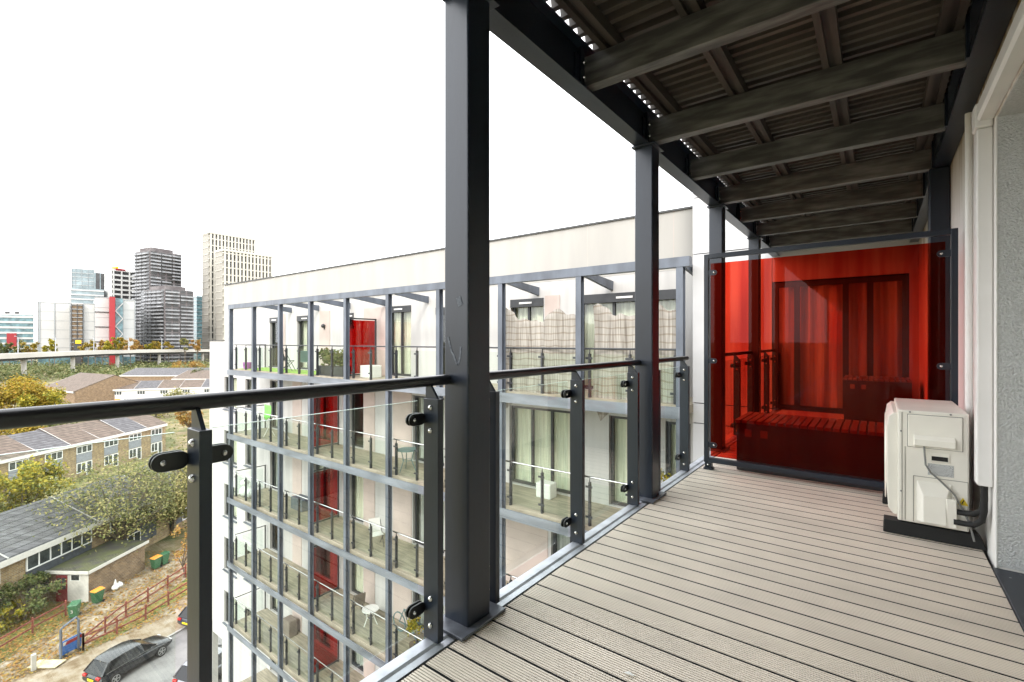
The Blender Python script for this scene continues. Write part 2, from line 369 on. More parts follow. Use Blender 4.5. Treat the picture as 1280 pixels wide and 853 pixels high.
# ================================================================== OWN BALCONY: FLOOR
X0, X1 = -1.46, .53; YB, YE = -14.0, 10.3
b = MB(); k0 = math.floor((YB-1.976)/.133); k = k0
while 1.976+k*.133 < YE:
    y0 = 1.976+k*.133+.003; y1 = y0+.127; ng = 9; pr = []
    pitch = (y1-y0-.008)/ng
    pr.append((y0, -.024)); pr.append((y0, -.002)); pr.append((y0+.003, 0))
    yy = y0+.004
    for i in range(ng):
        pr += [(yy+pitch*.1, 0), (yy+pitch*.16, -.005), (yy+pitch*.46, -.005), (yy+pitch*.52, 0)]; yy += pitch
    pr += [(y1-.003, 0), (y1, -.002), (y1, -.024)]
    n = len(pr); vs = []; fs = []
    for xx in (X0+.012, X1-.012):
        vs += [(xx, p_[0], p_[1]) for p_ in pr]
    for i in range(n): fs.append((i, i+n, (i+1) % n+n, (i+1) % n))
    fs.append(tuple(range(n))); fs.append(tuple(range(2*n-1, n-1, -1)))
    b.add(vs, fs); b.mi[-len(fs):] = [2 if i in (0, 1, n-3, n-2, n-1) else 1 if (3 <= i < n-4 and (i-3) % 4 in (0, 1, 2)) else 0 for i in range(n)]+[2, 2]; k += 1
bd = M['board']
# each board its own tone
n_ = bd.node_tree.nodes; l_ = bd.node_tree.links
gg = n_.new('ShaderNodeNewGeometry'); hs = n_.new('ShaderNodeHueSaturation'); mr = n_.new('ShaderNodeMapRange')
mr.inputs['To Min'].default_value = .95; mr.inputs['To Max'].default_value = 1.05
l_.new(gg.outputs['Random Per Island'], mr.inputs['Value']); l_.new(mr.outputs[0], hs.inputs['Value'])
src = n_['Principled BSDF'].inputs['Base Color'].links[0].from_socket
l_.new(src, hs.inputs['Color']); l_.new(hs.outputs[0], n_['Principled BSDF'].inputs['Base Color'])
groove = mat('darker_board_groove', (.51, .445, .375), .8, var=.1, scale=4)  # groove floors and flanks take a darker colour than the board tops
structure(b.build('balcony_floor', [bd, groove, M['gap']]))
structure(box(X0-.002, X1, YB, YE, -.22, -.03).build('balcony_slab', M['gap']))
b = MB(); b.prism([(-1.565, -.2), (-1.465, -.2), (-1.465, -.004), (-1.50, -.004), (-1.512, .004), (-1.565, .004)], YB, YE, 'y')
structure(b.build('balcony_edge_channel', M['galv_light']))

# ================================================================== OWN BUILDING
own = thing('apartment_building', 'white rendered building beside the decked balcony, with a door opening at right edge', 'building', (.54, 4, 0))
wallm = bpy.data.materials.new('stained_white_render'); wallm.use_nodes = True
n = wallm.node_tree.nodes; l = wallm.node_tree.links; bs = n['Principled BSDF']; bs.inputs['Roughness'].default_value = .85
tc = n.new('ShaderNodeTexCoord'); mp = n.new('ShaderNodeMapping'); mp.inputs['Scale'].default_value = (9, 9, .6); l.new(tc.outputs['Object'], mp.inputs[0])
z = n.new('ShaderNodeTexNoise'); z.inputs['Scale'].default_value = 1; z.inputs['Detail'].default_value = 6; l.new(mp.outputs[0], z.inputs[0])
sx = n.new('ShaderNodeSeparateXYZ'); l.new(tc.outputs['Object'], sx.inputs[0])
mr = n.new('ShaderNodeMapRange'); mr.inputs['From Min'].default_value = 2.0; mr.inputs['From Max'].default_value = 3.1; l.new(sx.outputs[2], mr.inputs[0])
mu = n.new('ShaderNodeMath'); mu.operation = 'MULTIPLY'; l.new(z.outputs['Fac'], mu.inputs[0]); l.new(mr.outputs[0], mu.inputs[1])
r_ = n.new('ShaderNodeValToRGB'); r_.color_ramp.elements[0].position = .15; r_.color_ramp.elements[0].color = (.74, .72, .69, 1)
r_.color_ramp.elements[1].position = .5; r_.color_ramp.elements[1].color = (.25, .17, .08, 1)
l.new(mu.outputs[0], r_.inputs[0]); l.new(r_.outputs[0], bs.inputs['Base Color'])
b = box(.54, 2.5, 3.837, 10.29, -19.2, 6.5); b.box(.54, 2.5, YB-8, 3.837, 2.58, 6.5); b.box(.54, 2.5, YB-8, 3.837, -19.2, -.03)
b.box(.54, 2.5, YB-8, -2.0, -.03, 2.58)
b.build('wall', wallm, own)
b = box(.5405, .95, 3.832, 3.8375, .02, 2.577); b.build('stucco_reveal', M['stucco'], own)
b = box(.5415, .95, -1.99, 3.832, 2.572, 2.579); b.build('lintel_soffit', M['stucco'], own)
b = box(.536, .541, 3.829, 3.86, .0, 2.58); b.build('corner_bead', M['white_pl'], own)
b = box(.522, .95, -1.99, 3.826, -.028, .012); b.build('door_sill', M['sill'], own, bevel=.003)
box(-1.7, .54, YB-.3, YB-.02, -.2, 3.4).build('added_end_wall', M['stucco'], own)  # added unseen end wall, stops the red pane mirroring the open far end
dr = MB()
for y in (-2, -.05, 1.9, 3.76): dr.box(.78, .86, y, y+.07, .013, 2.57)
dr.box(.78, .86, -2, 3.83, .013, .09); dr.box(.78, .86, -2, 3.83, 2.48, 2.57)
d_ = dr.build('door', M['frame'], own)
box(.81, .82, -1.93, 3.76, .09, 2.48).build('pane', M['clear'], d_)
cu = MB(); nn = 120; vs = []; fs = []
for i in range(nn+1):
    y = -1.9+5.65*i/nn; x = 1.0+.03*math.sin(i*1.3)
    vs += [(x, y, .02), (x, y, 2.5)]
for i in range(nn): fs.append((2*i, 2*i+2, 2*i+3, 2*i+1))
cu.add(vs, fs).build('curtain', M['curtain'], d_)
# end wall of the stair tower: cladding panels with open joints, glazed doors beyond the red screen
b = box(-3.08, -1.60, 10.36, 13, -19.2, 9); b.box(-1.60, .45, 10.36, 13, 2.42, 9); b.box(-1.60, .45, 10.9, 13, -19.2, 2.42); b.box(.45, .6, 10.36, 13, -19.2, 9)
b.box(-1.6, .45, 10.36, 10.9, -19.2, -.03)
b.build('tower_core', M['gap'], own)
zs = [-19, -9.4, -8.2, -7, -5.8, -4.6, -3.4, -2.2, -1.25, -.42, .0, 3.12, 4.3, 5.5, 6.7, 7.9, 9]
b = MB()
for i in range(len(zs)-1):
    b.box(-3.09, -1.61, 10.3, 10.358, zs[i]+.01, zs[i+1]-.01)
    if zs[i] >= 0: b.box(-1.60, .6, 10.3, 10.358, max(zs[i], 2.42)+.01, zs[i+1]-.01)
b.box(.42, .54, 10.3, 10.358, .0, 2.43)
b.build('cladding', M['panel_white'], own)
def glazed(parent, x0, x1, y, z0, z1, splits, cm, fr=.07, local=False, curt=True, rec=.0):
    f = MB(); f.box(x0, x0+fr, y, y+.08, z0, z1); f.box(x1-fr, x1, y, y+.08, z0, z1); f.box(x0+fr, x1-fr, y, y+.08, z1-fr, z1); f.box(x0+fr, x1-fr, y, y+.08, z0, z0+fr)
    for s in splits: f.box(s-fr/2, s+fr/2, y+.002, y+.078, z0+fr, z1-fr)
    fo = f.build('window', M['frame'], parent)
    box(x0+fr, x1-fr, y+.035, y+.045, z0+fr, z1-fr).build('pane', M['clear'], fo)
    if curt:
        vs = []; fs = []; nn = max(8, int((x1-x0)*26)); c = MB()
        for i in range(nn+1):
            x = x0+(x1-x0)*i/nn; yy = y+.17+.025*math.sin(i*1.15)
            vs += [(x, yy, z0), (x, yy, z1)]
        for i in range(nn): fs.append((2*i, 2*i+2, 2*i+3, 2*i+1))
        c.add(vs, fs).build('curtain', cm, fo, recalc=False)
    return fo
w1 = glazed(own, -1.595, .42, 10.33, 0, 2.41, (-1.2, -.45, -.1), M['curtain'], .09)

# overhead structure
can = thing('balcony_canopy', 'dark steel frame and ribbed underside of the balcony above the deck', 'balcony ceiling', (-.5, 3.5, 2.91))
b = MB(); ib = [(-1.60, 2.91), (-1.475, 2.91), (-1.475, 2.925), (-1.53, 2.925), (-1.53, 3.185), (-1.475, 3.185), (-1.475, 3.2), (-1.60, 3.2), (-1.60, 3.185), (-1.545, 3.185), (-1.545, 2.925), (-1.60, 2.925)]
b.prism(ib, YB, 10.29, 'y'); b.build('edge_beam', M['steel'], can)
b = MB(); b.prism([(.42, 2.93), (.535, 2.93), (.535, 2.945), (.485, 2.945), (.485, 3.185), (.535, 3.185), (.535, 3.2), (.42, 3.2), (.42, 3.185), (.47, 3.185), (.47, 2.945), (.42, 2.945)], YB, 10.29, 'y')
b.build('wall_beam', M['steel'], can)
for k in range(-15, 7):
    y1 = 2.82+1.1*k; y0 = y1-.09
    b = MB(); b.prism([(y0, 2.94), (y1, 2.94), (y1, 2.952), (y0+.012, 2.952), (y0+.012, 3.118), (y1, 3.118), (y1, 3.13), (y0, 3.13)], -1.528, .42, 'x')
    jo = b.build('joist', M['galv'], can, bevel=.003)
    b = box(-1.528, -1.50, y0-.045, y0-.002, 2.93, 3.18); b.box(-1.528, -1.515, y0-.09, y0+.13, 2.93, 2.94+.19)
    b.build('connection_plate', M['steel'], jo)
    box(.405, .42, y0-.06, y0-.002, 2.93, 3.18).build('connection_plate', M['steel'], jo)
    for zz in (2.985, 3.08): MB().sphere((-1.49, y0-.024, zz), .011, 8, 4).build('bolt', M['bolt'], jo)
for x in (-1.325, -.83, -.24, .34):
    b = box(x-.055, x-.018, YB, 10.29, 3.131, 3.206); b.box(x+.018, x+.055, YB, 10.29, 3.131, 3.206); b.box(x-.018, x+.018, YB, 10.29, 3.16, 3.2055)
    b.build('batten', M['batten'], can)
b = MB(); prof = []; y = YB
while y < 10.25:
    prof += [(y, 3.288), (y+.014, 3.207), (y+.05, 3.207), (y+.064, 3.288)]; y += .1
n = len(prof); vs = [(-1.487, p_[0], p_[1]) for p_ in prof]+[(.54, p_[0], p_[1]) for p_ in prof]
b.add(vs, [(i, i+1, n+i+1, n+i) for i in range(n-1)])
b.build('ribbed_sheet', M['soffit'], can, recalc=False)
box(-1.42, .54, YB, 10.29, 3.295, 3.36).build('upper_deck', M['gap'], can)

# steel columns
def column(y, label, x=-1.453, scr=False):
    t = thing('steel_column', label, 'column', (x-.075, y+.077, 0), 0, 'steel columns along the balcony edge')
    b = MB(); a = x-.152; c = x; rr = .009; ring = []
    for (cx_, cy_, s0) in ((c-rr, y+rr, -PI/2), (c-rr, y+.154-rr, 0), (a+rr, y+.154-rr, PI/2), (a+rr, y+rr, PI)):
        for i in range(4):
            an = s0+PI/2*i/3; ring.append((cx_+rr*math.cos(an), cy_+rr*math.sin(an)))
    b.prism(ring, .012, 2.905, 'z'); b.build('shaft', M['steel'], t)
    b = box(x-.165, x+.035, y-.075, y+.229, .004, .0175); b.build('base_plate', M['plate'], t, bevel=.002)
    b = box(x-.165, x+.03, y-.04, y+.19, 2.892, 2.9085); b.build('head_plate', M['steel'], t, bevel=.002)
    for yy in (y-.045, y+.2):
        b = MB(); b.tube([(x-.13, yy, .0175), (x-.13, yy, .03)], .012, 6); b.tube([(x-.13, yy, .03), (x-.13, yy, .042)], .006, 6)
        b.build('anchor_bolt', M['bolt'], t)
    if scr:
        b = MB()
        for (p, q) in (((-.125, 1.32), (-.105, 1.255)), ((-.105, 1.255), (-.09, 1.235)), ((-.09, 1.235), (-.066, 1.19)), ((-.066, 1.19), (-.052, 1.215)), ((-.052, 1.215), (-.043, 1.275))):
            b.bar((x+p[0], y-.0006, p[1]), (x+q[0], y-.0006, q[1]), .011, .0016, up=(0, 1, 0))
        b.bar((x-.06, y-.0006, 1.50), (x-.045, y-.0006, 1.46), .03, .0016, up=(0,1,0))
        b.build('scuff_mark', mat('scuffed_paint', (.13, .145, .165), .7, col2=(.03, .038, .05), scale=60), t)
    return t
PC = [-.624, 1.576, 3.776, 5.976, 8.176]
labs = ['charcoal steel column at the balcony edge behind the viewer, out of view', 'large charcoal steel column nearest to the viewer, with pale scuff marks',
        'charcoal steel column at the deck edge between the nearest column and the red screen', 'charcoal steel column just behind the left post of the red screen',
        'small far charcoal steel column seen through the red screen, last of the row']
for y, lb in zip(PC, labs): column(y, lb, scr=(y == 1.576))
t = thing('wall_column', 'black steel column against the white wall behind the red screen', 'column', (.46, 6.05, 0))
box(.385, .535, 5.976, 6.126, .0, 2.925).build('shaft', M['steel'], t, bevel=.012)

# glass railings
def stadium(b, y0, y1, z, h, x0, x1):
    r = h/2; pts = []
    for i in range(9): a = -PI/2+PI*i/8; pts.append((y1-r+r*math.cos(a), z+r*math.sin(a)))
    for i in range(9): a = PI/2+PI*i/8; pts.append((y0+r+r*math.cos(a), z+r*math.sin(a)))
    b.prism(pts, x0, x1, 'x')
def railing(label, ya, yb, posts, panes):
    """posts: list of (y_centre, left lobe, right lobe); panes: list of (y0,y1)"""
    t = thing('glass_railing', label, 'railing', (-1.56, (ya+yb)/2, 0), 0, 'glass railings of this balcony')
    b = MB(); b.tube([(-1.57, ya, 1.123), (-1.57, ya+.004, 1.123), (-1.57, yb-.004, 1.123), (-1.57, yb, 1.123)], [.018, .0235, .0235, .018], 16)
    b.build('handrail', M['rail_black'], t, smooth=True)
    for (y, lf, rt) in posts:
        po = box(-1.58, -1.49, y-.0165, y+.0165, .005, 1.05).build('post', M['steel'], t, bevel=.002)
        b = MB(); b.prism([(-1.578, 1.05), (-1.505, 1.05), (-1.548, 1.107), (-1.578, 1.107)], y-.006, y+.006, 'y'); b.build('rail_bracket', M['steel'], po)
        for zz in (1.012, .912, .185, .07):
            for s in (-1, 1): MB().sphere((-1.535, y+s*.0165, zz), .0125, 10, 6).build('bolt', M['bolt'], po, smooth=True)
        for zz in (.962, .14):
            for on, s in ((lf, -1), (rt, 1)):
                if not on: continue
                b = MB(); lo, hi = sorted((y+s*.012, y+s*.105))
                stadium(b, lo, hi, zz, .052, -1.578, -1.57); stadium(b, lo, hi, zz, .052, -1.598, -1.59)
                b.build('glass_clamp', M['black'], po, bevel=.002)
                MB().sphere((-1.568, y+s*.078, zz), .009, 8, 5).build('clamp_screw', M['bolt'], po, smooth=True)
    for (a, c) in panes:
        p_ = box(-1.588, -1.580, a, c, .05, 1.04).build('glass_pane', M['clear'], t)
        box(-1.5882, -1.5798, a+.002, c-.002, 1.0402, 1.0415).build('glass_edge', M['glass_edge'], p_)
railing('glass railing nearest to the viewer, left of the large column', -.44, 1.568, [(-.36, 0, 1), (.54, 1, 1), (1.443, 1, 0)], [(-.31, .495), (.585, 1.395)])
railing('glass railing between the large column and the second column', 1.735, 3.77, [(1.83, 0, 1), (2.70, 1, 1), (3.585, 1, 0)], [(1.875, 2.655), (2.745, 3.54)])
railing('glass railing between the second column and the red screen', 3.935, 5.03, [(4.05, 0, 1), (4.85, 1, 1)], [(4.09, 4.805), (4.895, 5.02)])
railing('glass railing seen through the red screen, next to the white end wall', 6.14, 8.17, [(6.26, 0, 1), (7.1, 1, 1), (7.98, 1, 0)], [(6.3, 7.055), (7.145, 7.94)])
railing('farthest glass railing seen through the red screen, against the end wall', 8.335, 10.28, [(8.45, 0, 1), (9.3, 1, 1), (10.15, 1, 0)], [(8.5, 9.255), (9.345, 10.1)])
railing('glass railing running on behind the viewer, out of view', -2.8, -.64, [(-1.6, 1, 1)], [(-2.75, -1.65), (-1.55, -.7)])

# red privacy screen
t = thing('privacy_screen', 'tall translucent red glass privacy screen in a black steel frame across the deck', 'privacy screen', (-.45, 5.07, 0))
b = box(-1.405, -1.362, 5.05, 5.10, .07, 2.18); b.box(.455, .498, 5.05, 5.10, .07, 2.18); b.box(-1.362, .455, 5.05, 5.10, 2.135, 2.18); b.box(-1.362, .455, 5.05, 5.10, .07, .118)
b.build('frame', M['steel'], t, bevel=.003)
box(-1.345, .425, 5.07, 5.08, .135, 2.085).build('red_pane', M['red_glass'], t)
for zz in (1.99, 1.10, .25):
    for s, x in ((1, -1.365), (-1, .458)):
        b = MB(); x_, e = x, x+s*.085
        lo, hi = sorted((x_, e)); r = .026; pts = []
        if s > 0:
            pts = [(lo, zz-r), (hi-r, zz-r)]+[(hi-r+r*math.sin(PI*i/8), zz-r*math.cos(PI*i/8)) for i in range(1, 8)]+[(hi-r, zz+r), (lo, zz+r)]
        else:
            pts = [(hi, zz-r), (hi, zz+r), (lo+r, zz+r)]+[(lo+r-r*math.sin(PI*i/8), zz+r*math.cos(PI*i/8)) for i in range(1, 8)]+[(lo+r, zz-r)]
        b.prism(pts, 5.055, 5.066, 'y'); c = b.build('bracket', M['steel'], t)
        MB().sphere((x+s*.058, 5.054, zz), .012, 10, 6).build('bolt', M['bolt'], c, smooth=True)
for x in (-1.375, .455):
    b = box(x-.02, x+.045, 5.05, 5.10, .02, .0695); b.box(x-.03, x+.055, 5.03, 5.12, .002, .0195); c = b.build('foot', M['steel'], t)
    MB().sphere((x+.012, 5.049, .047), .011, 8, 5).build('bolt', M['bolt'], c)
# things behind the red screen
def bench(label, x0, x1, y0, y1, h):
    t = thing('storage_bench', label, 'storage bench', ((x0+x1)/2, (y0+y1)/2, 0))
    box(x0, x1, y0, y1, .004, h-.03).build('chest', M['frame'], t, bevel=.006)
    b = MB(); nn = int((x1-x0)/.06)
    for i in range(nn):
        xx = x0-.01+(x1-x0+.02)*i/nn; b.box(xx, xx+(x1-x0)/nn-.012, y0-.015, y1+.015, h-.0295, h)
    b.build('slatted_lid', M['lid'], t)
    for q in (.08, .22): box(x0+q, x0+q+.06, y0-.012, y0-.001, h-.16, h-.09).build('latch', M['lid'], t)
bench('long dark storage bench with slatted lid right behind the red screen', -1.13, .30, 5.2, 5.85, .51)
bench('dark storage box standing against the far window behind the red screen', -.42, .40, 9.1, 9.9, .72)

# air conditioner
ac = thing('air_conditioner', 'cream outdoor air conditioning unit on black rubber blocks by the wall', 'air conditioner', (.28, 4.53, 0))
box(.107, .457, 4.117, 4.96, .10, .84).build('casing', M['ac'], ac, bevel=.008)
b = MB(); pr = [(.108, .13), (.085, .13), (.058, .17), (.05, .3), (.05, .72), (.06, .79), (.085, .815), (.108, .815)]
b.prism(pr, 4.14, 4.93, 'y'); fc = b.build('front_cover', M['ac'], ac, bevel=.006)
b = MB()
for r_ in [.06+.035*i for i in range(8)]:
    b.tube([(.046, 4.50+r_*math.cos(2*PI*i/28), .46+r_*math.sin(2*PI*i/28)) for i in range(29)], .003, 5)
b.build('fan_grille', M['ac'], fc)
b = box(.128, .131, 4.1145, 4.1165, .105, .825); b.box(.144, .147, 4.1145, 4.1165, .11, .6); b.box(.187, .19, 4.1145, 4.1165, .11, .413); b.box(.19, .452, 4.1145, 4.1165, .41, .413); b.box(.449, .452, 4.1145, 4.1165, .11, .41); b.box(.157, .428, 4.1145, 4.1168, .600, .817)
b.build('casing_seam', mat('dark_cream_seam', (.2, .19, .17), .6), ac)
cv = box(.16, .425, 4.106, 4.114, .603, .814).build('service_cover', M['ac'], ac, bevel=.005)
b = MB(); b.prism([(4.075, .62), (4.075, .66), (4.106, .685), (4.106, .61)], .19, .39, 'x'); b.build('handle', M['ac'], cv, bevel=.003)
b = box(.27, .365, 4.11, 4.1165, .52, .573); b.build('grip_slot', M['ac'], ac, bevel=.003); box(.278, .357, 4.1085, 4.1105, .527, .555).build('slot_recess', M['rubber'], ac)
box(.26, .385, 4.1145, 4.1165, .43, .505).build('rating_label', M['ac_grey'], ac)
b = MB(); b.add([(.205, 4.116, .385), (.375, 4.116, .385), (.375, 4.116, .12), (.205, 4.116, .12), (.235, 4.075, .30), (.345, 4.075, .30), (.345, 4.06, .13), (.235, 4.06, .13)],
                [(0,1,5,4), (1,2,6,5), (2,3,7,6), (3,0,4,7), (4,5,6,7)])
b.build('valve_cover', M['ac'], ac, bevel=.004)
box(.345, .395, 4.07, 4.116, .12, .30).build('valve_housing', M['ac'], ac, bevel=.004)
b = MB(); b.prism([(.402, .265), (.452, .265), (.427, .312)], 4.1135, 4.1165, 'y'); ws = b.build('warning_sticker', M['yellow'], ac)
b = MB(); b.prism([(.42, .275), (.426, .275), (.434, .298), (.428, .298)], 4.112, 4.1134, 'y'); b.build('warning_mark', M['rubber'], ws)
for x, zz in ((.125, .70), (.125, .30), (.175, .64), (.41, .64), (.17, .83), (.37, .83), (.39, .285)): MB().sphere((x, 4.113, zz), .006, 8, 4).build('screw', M['cable'], ac)
b = MB(); b.tube([(.24, 4.095, .62), (.243, 4.08, .56), (.247, 4.08, .5), (.27, 4.08, .455), (.32, 4.085, .405), (.385, 4.09, .33), (.43, 4.09, .23), (.455, 4.085, .16), (.475, 4.08, .06)], .0055, 8)
b.build('power_cable', M['cable'], ac, smooth=True)
b = MB()
for zz, up in ((.225, .0), (.165, .02)):
    b.tube([(.38, 4.09-up, zz), (.43, 4.085-up, zz), (.47, 4.06-up, zz+.01), (.5, 4.01, zz+.05), (.507, 3.985, zz+.12), (.507, 3.985, .47)], .017, 10)
b.build('pipe', M['rubber'], ac, smooth=True)
for x in (.14, .43):
    for y in (4.16, 4.86): box(x-.02, x+.02, y, y+.04, .09, .101).build('foot', M['bolt'], ac)
for y0, lb in ((4.12, 'near'), (4.82, 'far')):
    b = MB(); b.prism([(.03, .004), (.535, .004), (.52, .06), (.50, .09), (.035, .09)], y0, y0+.11, 'y')
    tag(b.build('rubber_block', M['rubber'], bevel=.004), 'black rubber block under the %s end of the air conditioning unit' % lb, 'rubber block', 'rubber blocks under the air conditioner')
# white trunking
tr = thing('pipe_trunking', 'white plastic pipe trunking running down the wall above the air conditioner', 'trunking', (.505, 3.98, .44))
b = MB(); b.prism([(.538, .44), (.478, .44), (.468, .45), (.468, 2.56), (.538, 2.56)], 3.935, 4.035, 'y'); b.build('upright', M['white_pl'], tr, bevel=.008)
b = MB(); b.prism([(.538, 2.6), (.478, 2.6), (.465, 2.615), (.465, 2.685), (.478, 2.70), (.538, 2.70)], -3, 3.92, 'y'); b.build('horizontal_run', M['white_pl'], tr)
box(.458, .538, 3.921, 4.045, 2.5605, 2.71).build('elbow', M['white_pl'], tr, bevel=.012)
b = MB(); b.tube([(.51, 4.62, .0), (.51, 4.62, 2.9)], .022, 10)
tag(b.build('downpipe', M['white_pl'], smooth=True), 'thin white downpipe on the wall behind the air conditioner', 'pipe')

# dry leaf on the deck
lv = MB(); lv.add([(-.52, 1.16, .003), (-.505, 1.17, .008), (-.49, 1.165, .004), (-.505, 1.155, .010)], [(0,1,2,3)])
c = at_z(785, 843, .004)
lv = MB(); lv.add([(c.x-.02, c.y, .003), (c.x, c.y+.012, .009), (c.x+.028, c.y+.008, .004), (c.x+.004, c.y-.008, .010)], [(0,1,2,3)])
tag(lv.build('fallen_leaf', M['white_cloth']), 'tiny pale dry leaf lying on the deck boards near the viewer', 'leaf')

# ================================================================== THE WING OPPOSITE
WY = 11.5; FY = 9.8
wing = thing('apartment_block', 'white rendered apartment block opposite with a grey balcony frame and many glazed doors', 'building', (-16, WY, GZ))
FL = [0, -3, -6, -9, -12, -15]
def openings(fi):
    if fi == 0:
        return [(-23.9, -22.9, 0, 2.45), (-21.3, -19.9, 0, 2.45), (-17.4, -16.9, 1.9, 2.45), (-14.7, -13.4, 0, 2.6), (-12.1, -10.6, 0, 2.45), (-8.85, -7.65, 0, 2.55), (-6.5, -3.75, 0, 2.55)]
    lo = [(-29.2, -27.6, .5, 2.3), (-26.6, -25.5, .75, 2.3), (-23.9, -22.75, 0, 2.35), (-19.9, -18.6, 0, 2.35), (-17.2, -16.25, 0, 2.35), (-13.3, -11.7, 0, 2.35),
          (-8.9, -6.75, 0, 2.35), (-5.6, -4.5, 0, 2.35), (-4.1, -3.5, 0, 2.35)]
    if fi % 2 == 0: lo[6] = (-7.4, -6.2, 0, 2.35)
    return lo
b = MB()
for fi, z0 in enumerate(FL):
    top = 4.42 if fi == 0 else z0+3
    op = sorted(openings(fi)); x = -29.1 if fi == 0 else -31.2; xe = -3.09
    for (a, c, s, h) in op:
        b.box(x, a, WY, WY+.25, z0, top)
        if s > 0: b.box(a, c, WY, WY+.25, z0, z0+s)
        b.box(a, c, WY, WY+.25, z0+h, top); x = c
    b.box(x, xe, WY, WY+.25, z0, top)
b.box(-31.2, -29.1, WY, WY+.25, 0, 1.3)
b.box(-29.5, -3.09, WY, WY+.25, GZ, -15); b.box(-31.2, -30.8, WY, WY+.3, GZ, -15); b.box(-30.9, -29.5, WY+.0, WY+.25, -15.6, -15)
b.build('wall', M['wing'], wing)
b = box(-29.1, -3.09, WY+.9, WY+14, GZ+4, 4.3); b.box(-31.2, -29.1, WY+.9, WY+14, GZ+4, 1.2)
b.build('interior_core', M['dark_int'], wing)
b = box(-31.2, -30.95, WY+.25, WY+14, -15.5, 1.3); b.box(-29.1, -28.9, WY+.25, WY+14, 1.3, 4.42); b.build('end_wall', M['wing'], wing)
b = MB()
for z0 in FL[1:]: b.box(-30.9, -3.1, WY+.26, WY+.9, z0-.15, z0-.01)
b.box(-28.9, -3.1, WY+.26, WY+.9, 2.7, 2.9)
b.build('floor_plate', M['dark_int'], wing)
box(-29.1, -3.095, WY-.006, WY-.0005, 3.0, 4.42).build('parapet', M['parapet'], wing)
for k in range(12): box(-27.2+2.33*k, -27.19+2.33*k, WY-.0075, WY-.0055, 3.0, 4.42).build('parapet_joint', M['pink'], wing)
b = box(-29.16, -3.09, WY-.05, WY+.35, 4.421, 4.47); b.box(-31.25, -29.17, WY-.04, WY+.35, 1.301, 1.34); b.build('coping', M['coping'], wing)
XK = [-3.1-2.33*k for k in range(10)]
for x in XK:
    b = MB(); b.prism([(x-.15, FY-.08), (x-.01, FY-.08), (x-.01, FY-.062), (x-.072, FY-.062), (x-.072, FY+.062), (x-.01, FY+.062), (x-.01, FY+.08), (x-.15, FY+.08), (x-.15, FY+.062), (x-.088, FY+.062), (x-.088, FY-.062), (x-.15, FY-.062)], GZ, 2.799, 'z')
    b.build('frame_column', M['wsteel'], wing)
box(XK[-1]-.16, XK[0]+.12, FY-.09, FY+.09, 2.8, 3.0).build('frame_beam', M['wsteel'], wing)
for x in XK[:-1]:
    b = MB(); b.prism([(FY+.09, 2.84), (WY-.002, 2.62), (WY-.002, 2.86), (FY+.09, 2.97)], x-.12, x-.04, 'x'); b.build('roof_arm', M['wsteel'], wing)
for i, z0 in enumerate(FL):
    box(XK[-1]-.22, XK[0]+.03, FY-.115, FY-.0815, z0-.285, z0-.04).build('edge_beam', M['wbeam'], wing)
    b = box(XK[-1]-.16, XK[0]+.02, FY+.085, WY-.003, z0-.2, z0-.02)
    s = b.build('balcony_deck', M['wdeck'], wing)
    for fi in (i,):
        for (a, c, sl_, h) in openings(fi):
            sp = [(a+c)/2] if c-a > 1.0 else []
            if c-a > 2: sp = [a+(c-a)*.36, a+(c-a)*.68]
            cm = random.choice([M['curtain'], M['curtain'], M['curtain_grey']])
            glazed(wing, a+.01, c-.01, WY+.10, z0+sl_+.01, z0+h-.005, sp, cm, .075, curt=(random.random() < .72 or c-a > 2))
            if fi == 0 and h > 2:
                box(a, c, WY-.03, WY+.05, z0+h-.24, z0+h-.004).build('door_head', M['frame'], wing)
                box((a+c)/2-.25, (a+c)/2+.2, WY-.05, WY-.0305, z0+h-.15, z0+h-.1).build('vent', M['white_pl'], wing)
            if sl_ > 0: box(a-.05, c+.05, WY-.08, WY-.001, z0+sl_-.06, z0+sl_-.0).build('window_sill', M['wsteel'], wing)
    pk = [(-22.85, -22.4), (-19.4, -18.6), (-16.2, -14.75), (-7.6, -7.1)] if i == 0 else [(-21.7, -20.9), (-16.2, -15.5), (-12.0+.35, -10.9), (-14.4, -13.35)]
    if i and i % 2 == 0: pk.append((-9.2, -7.5))
    for a, c in pk: box(a, c, WY-.02, WY-.0005, z0-.015, z0+2.6).build('pink_panel', M['pink'], wing)
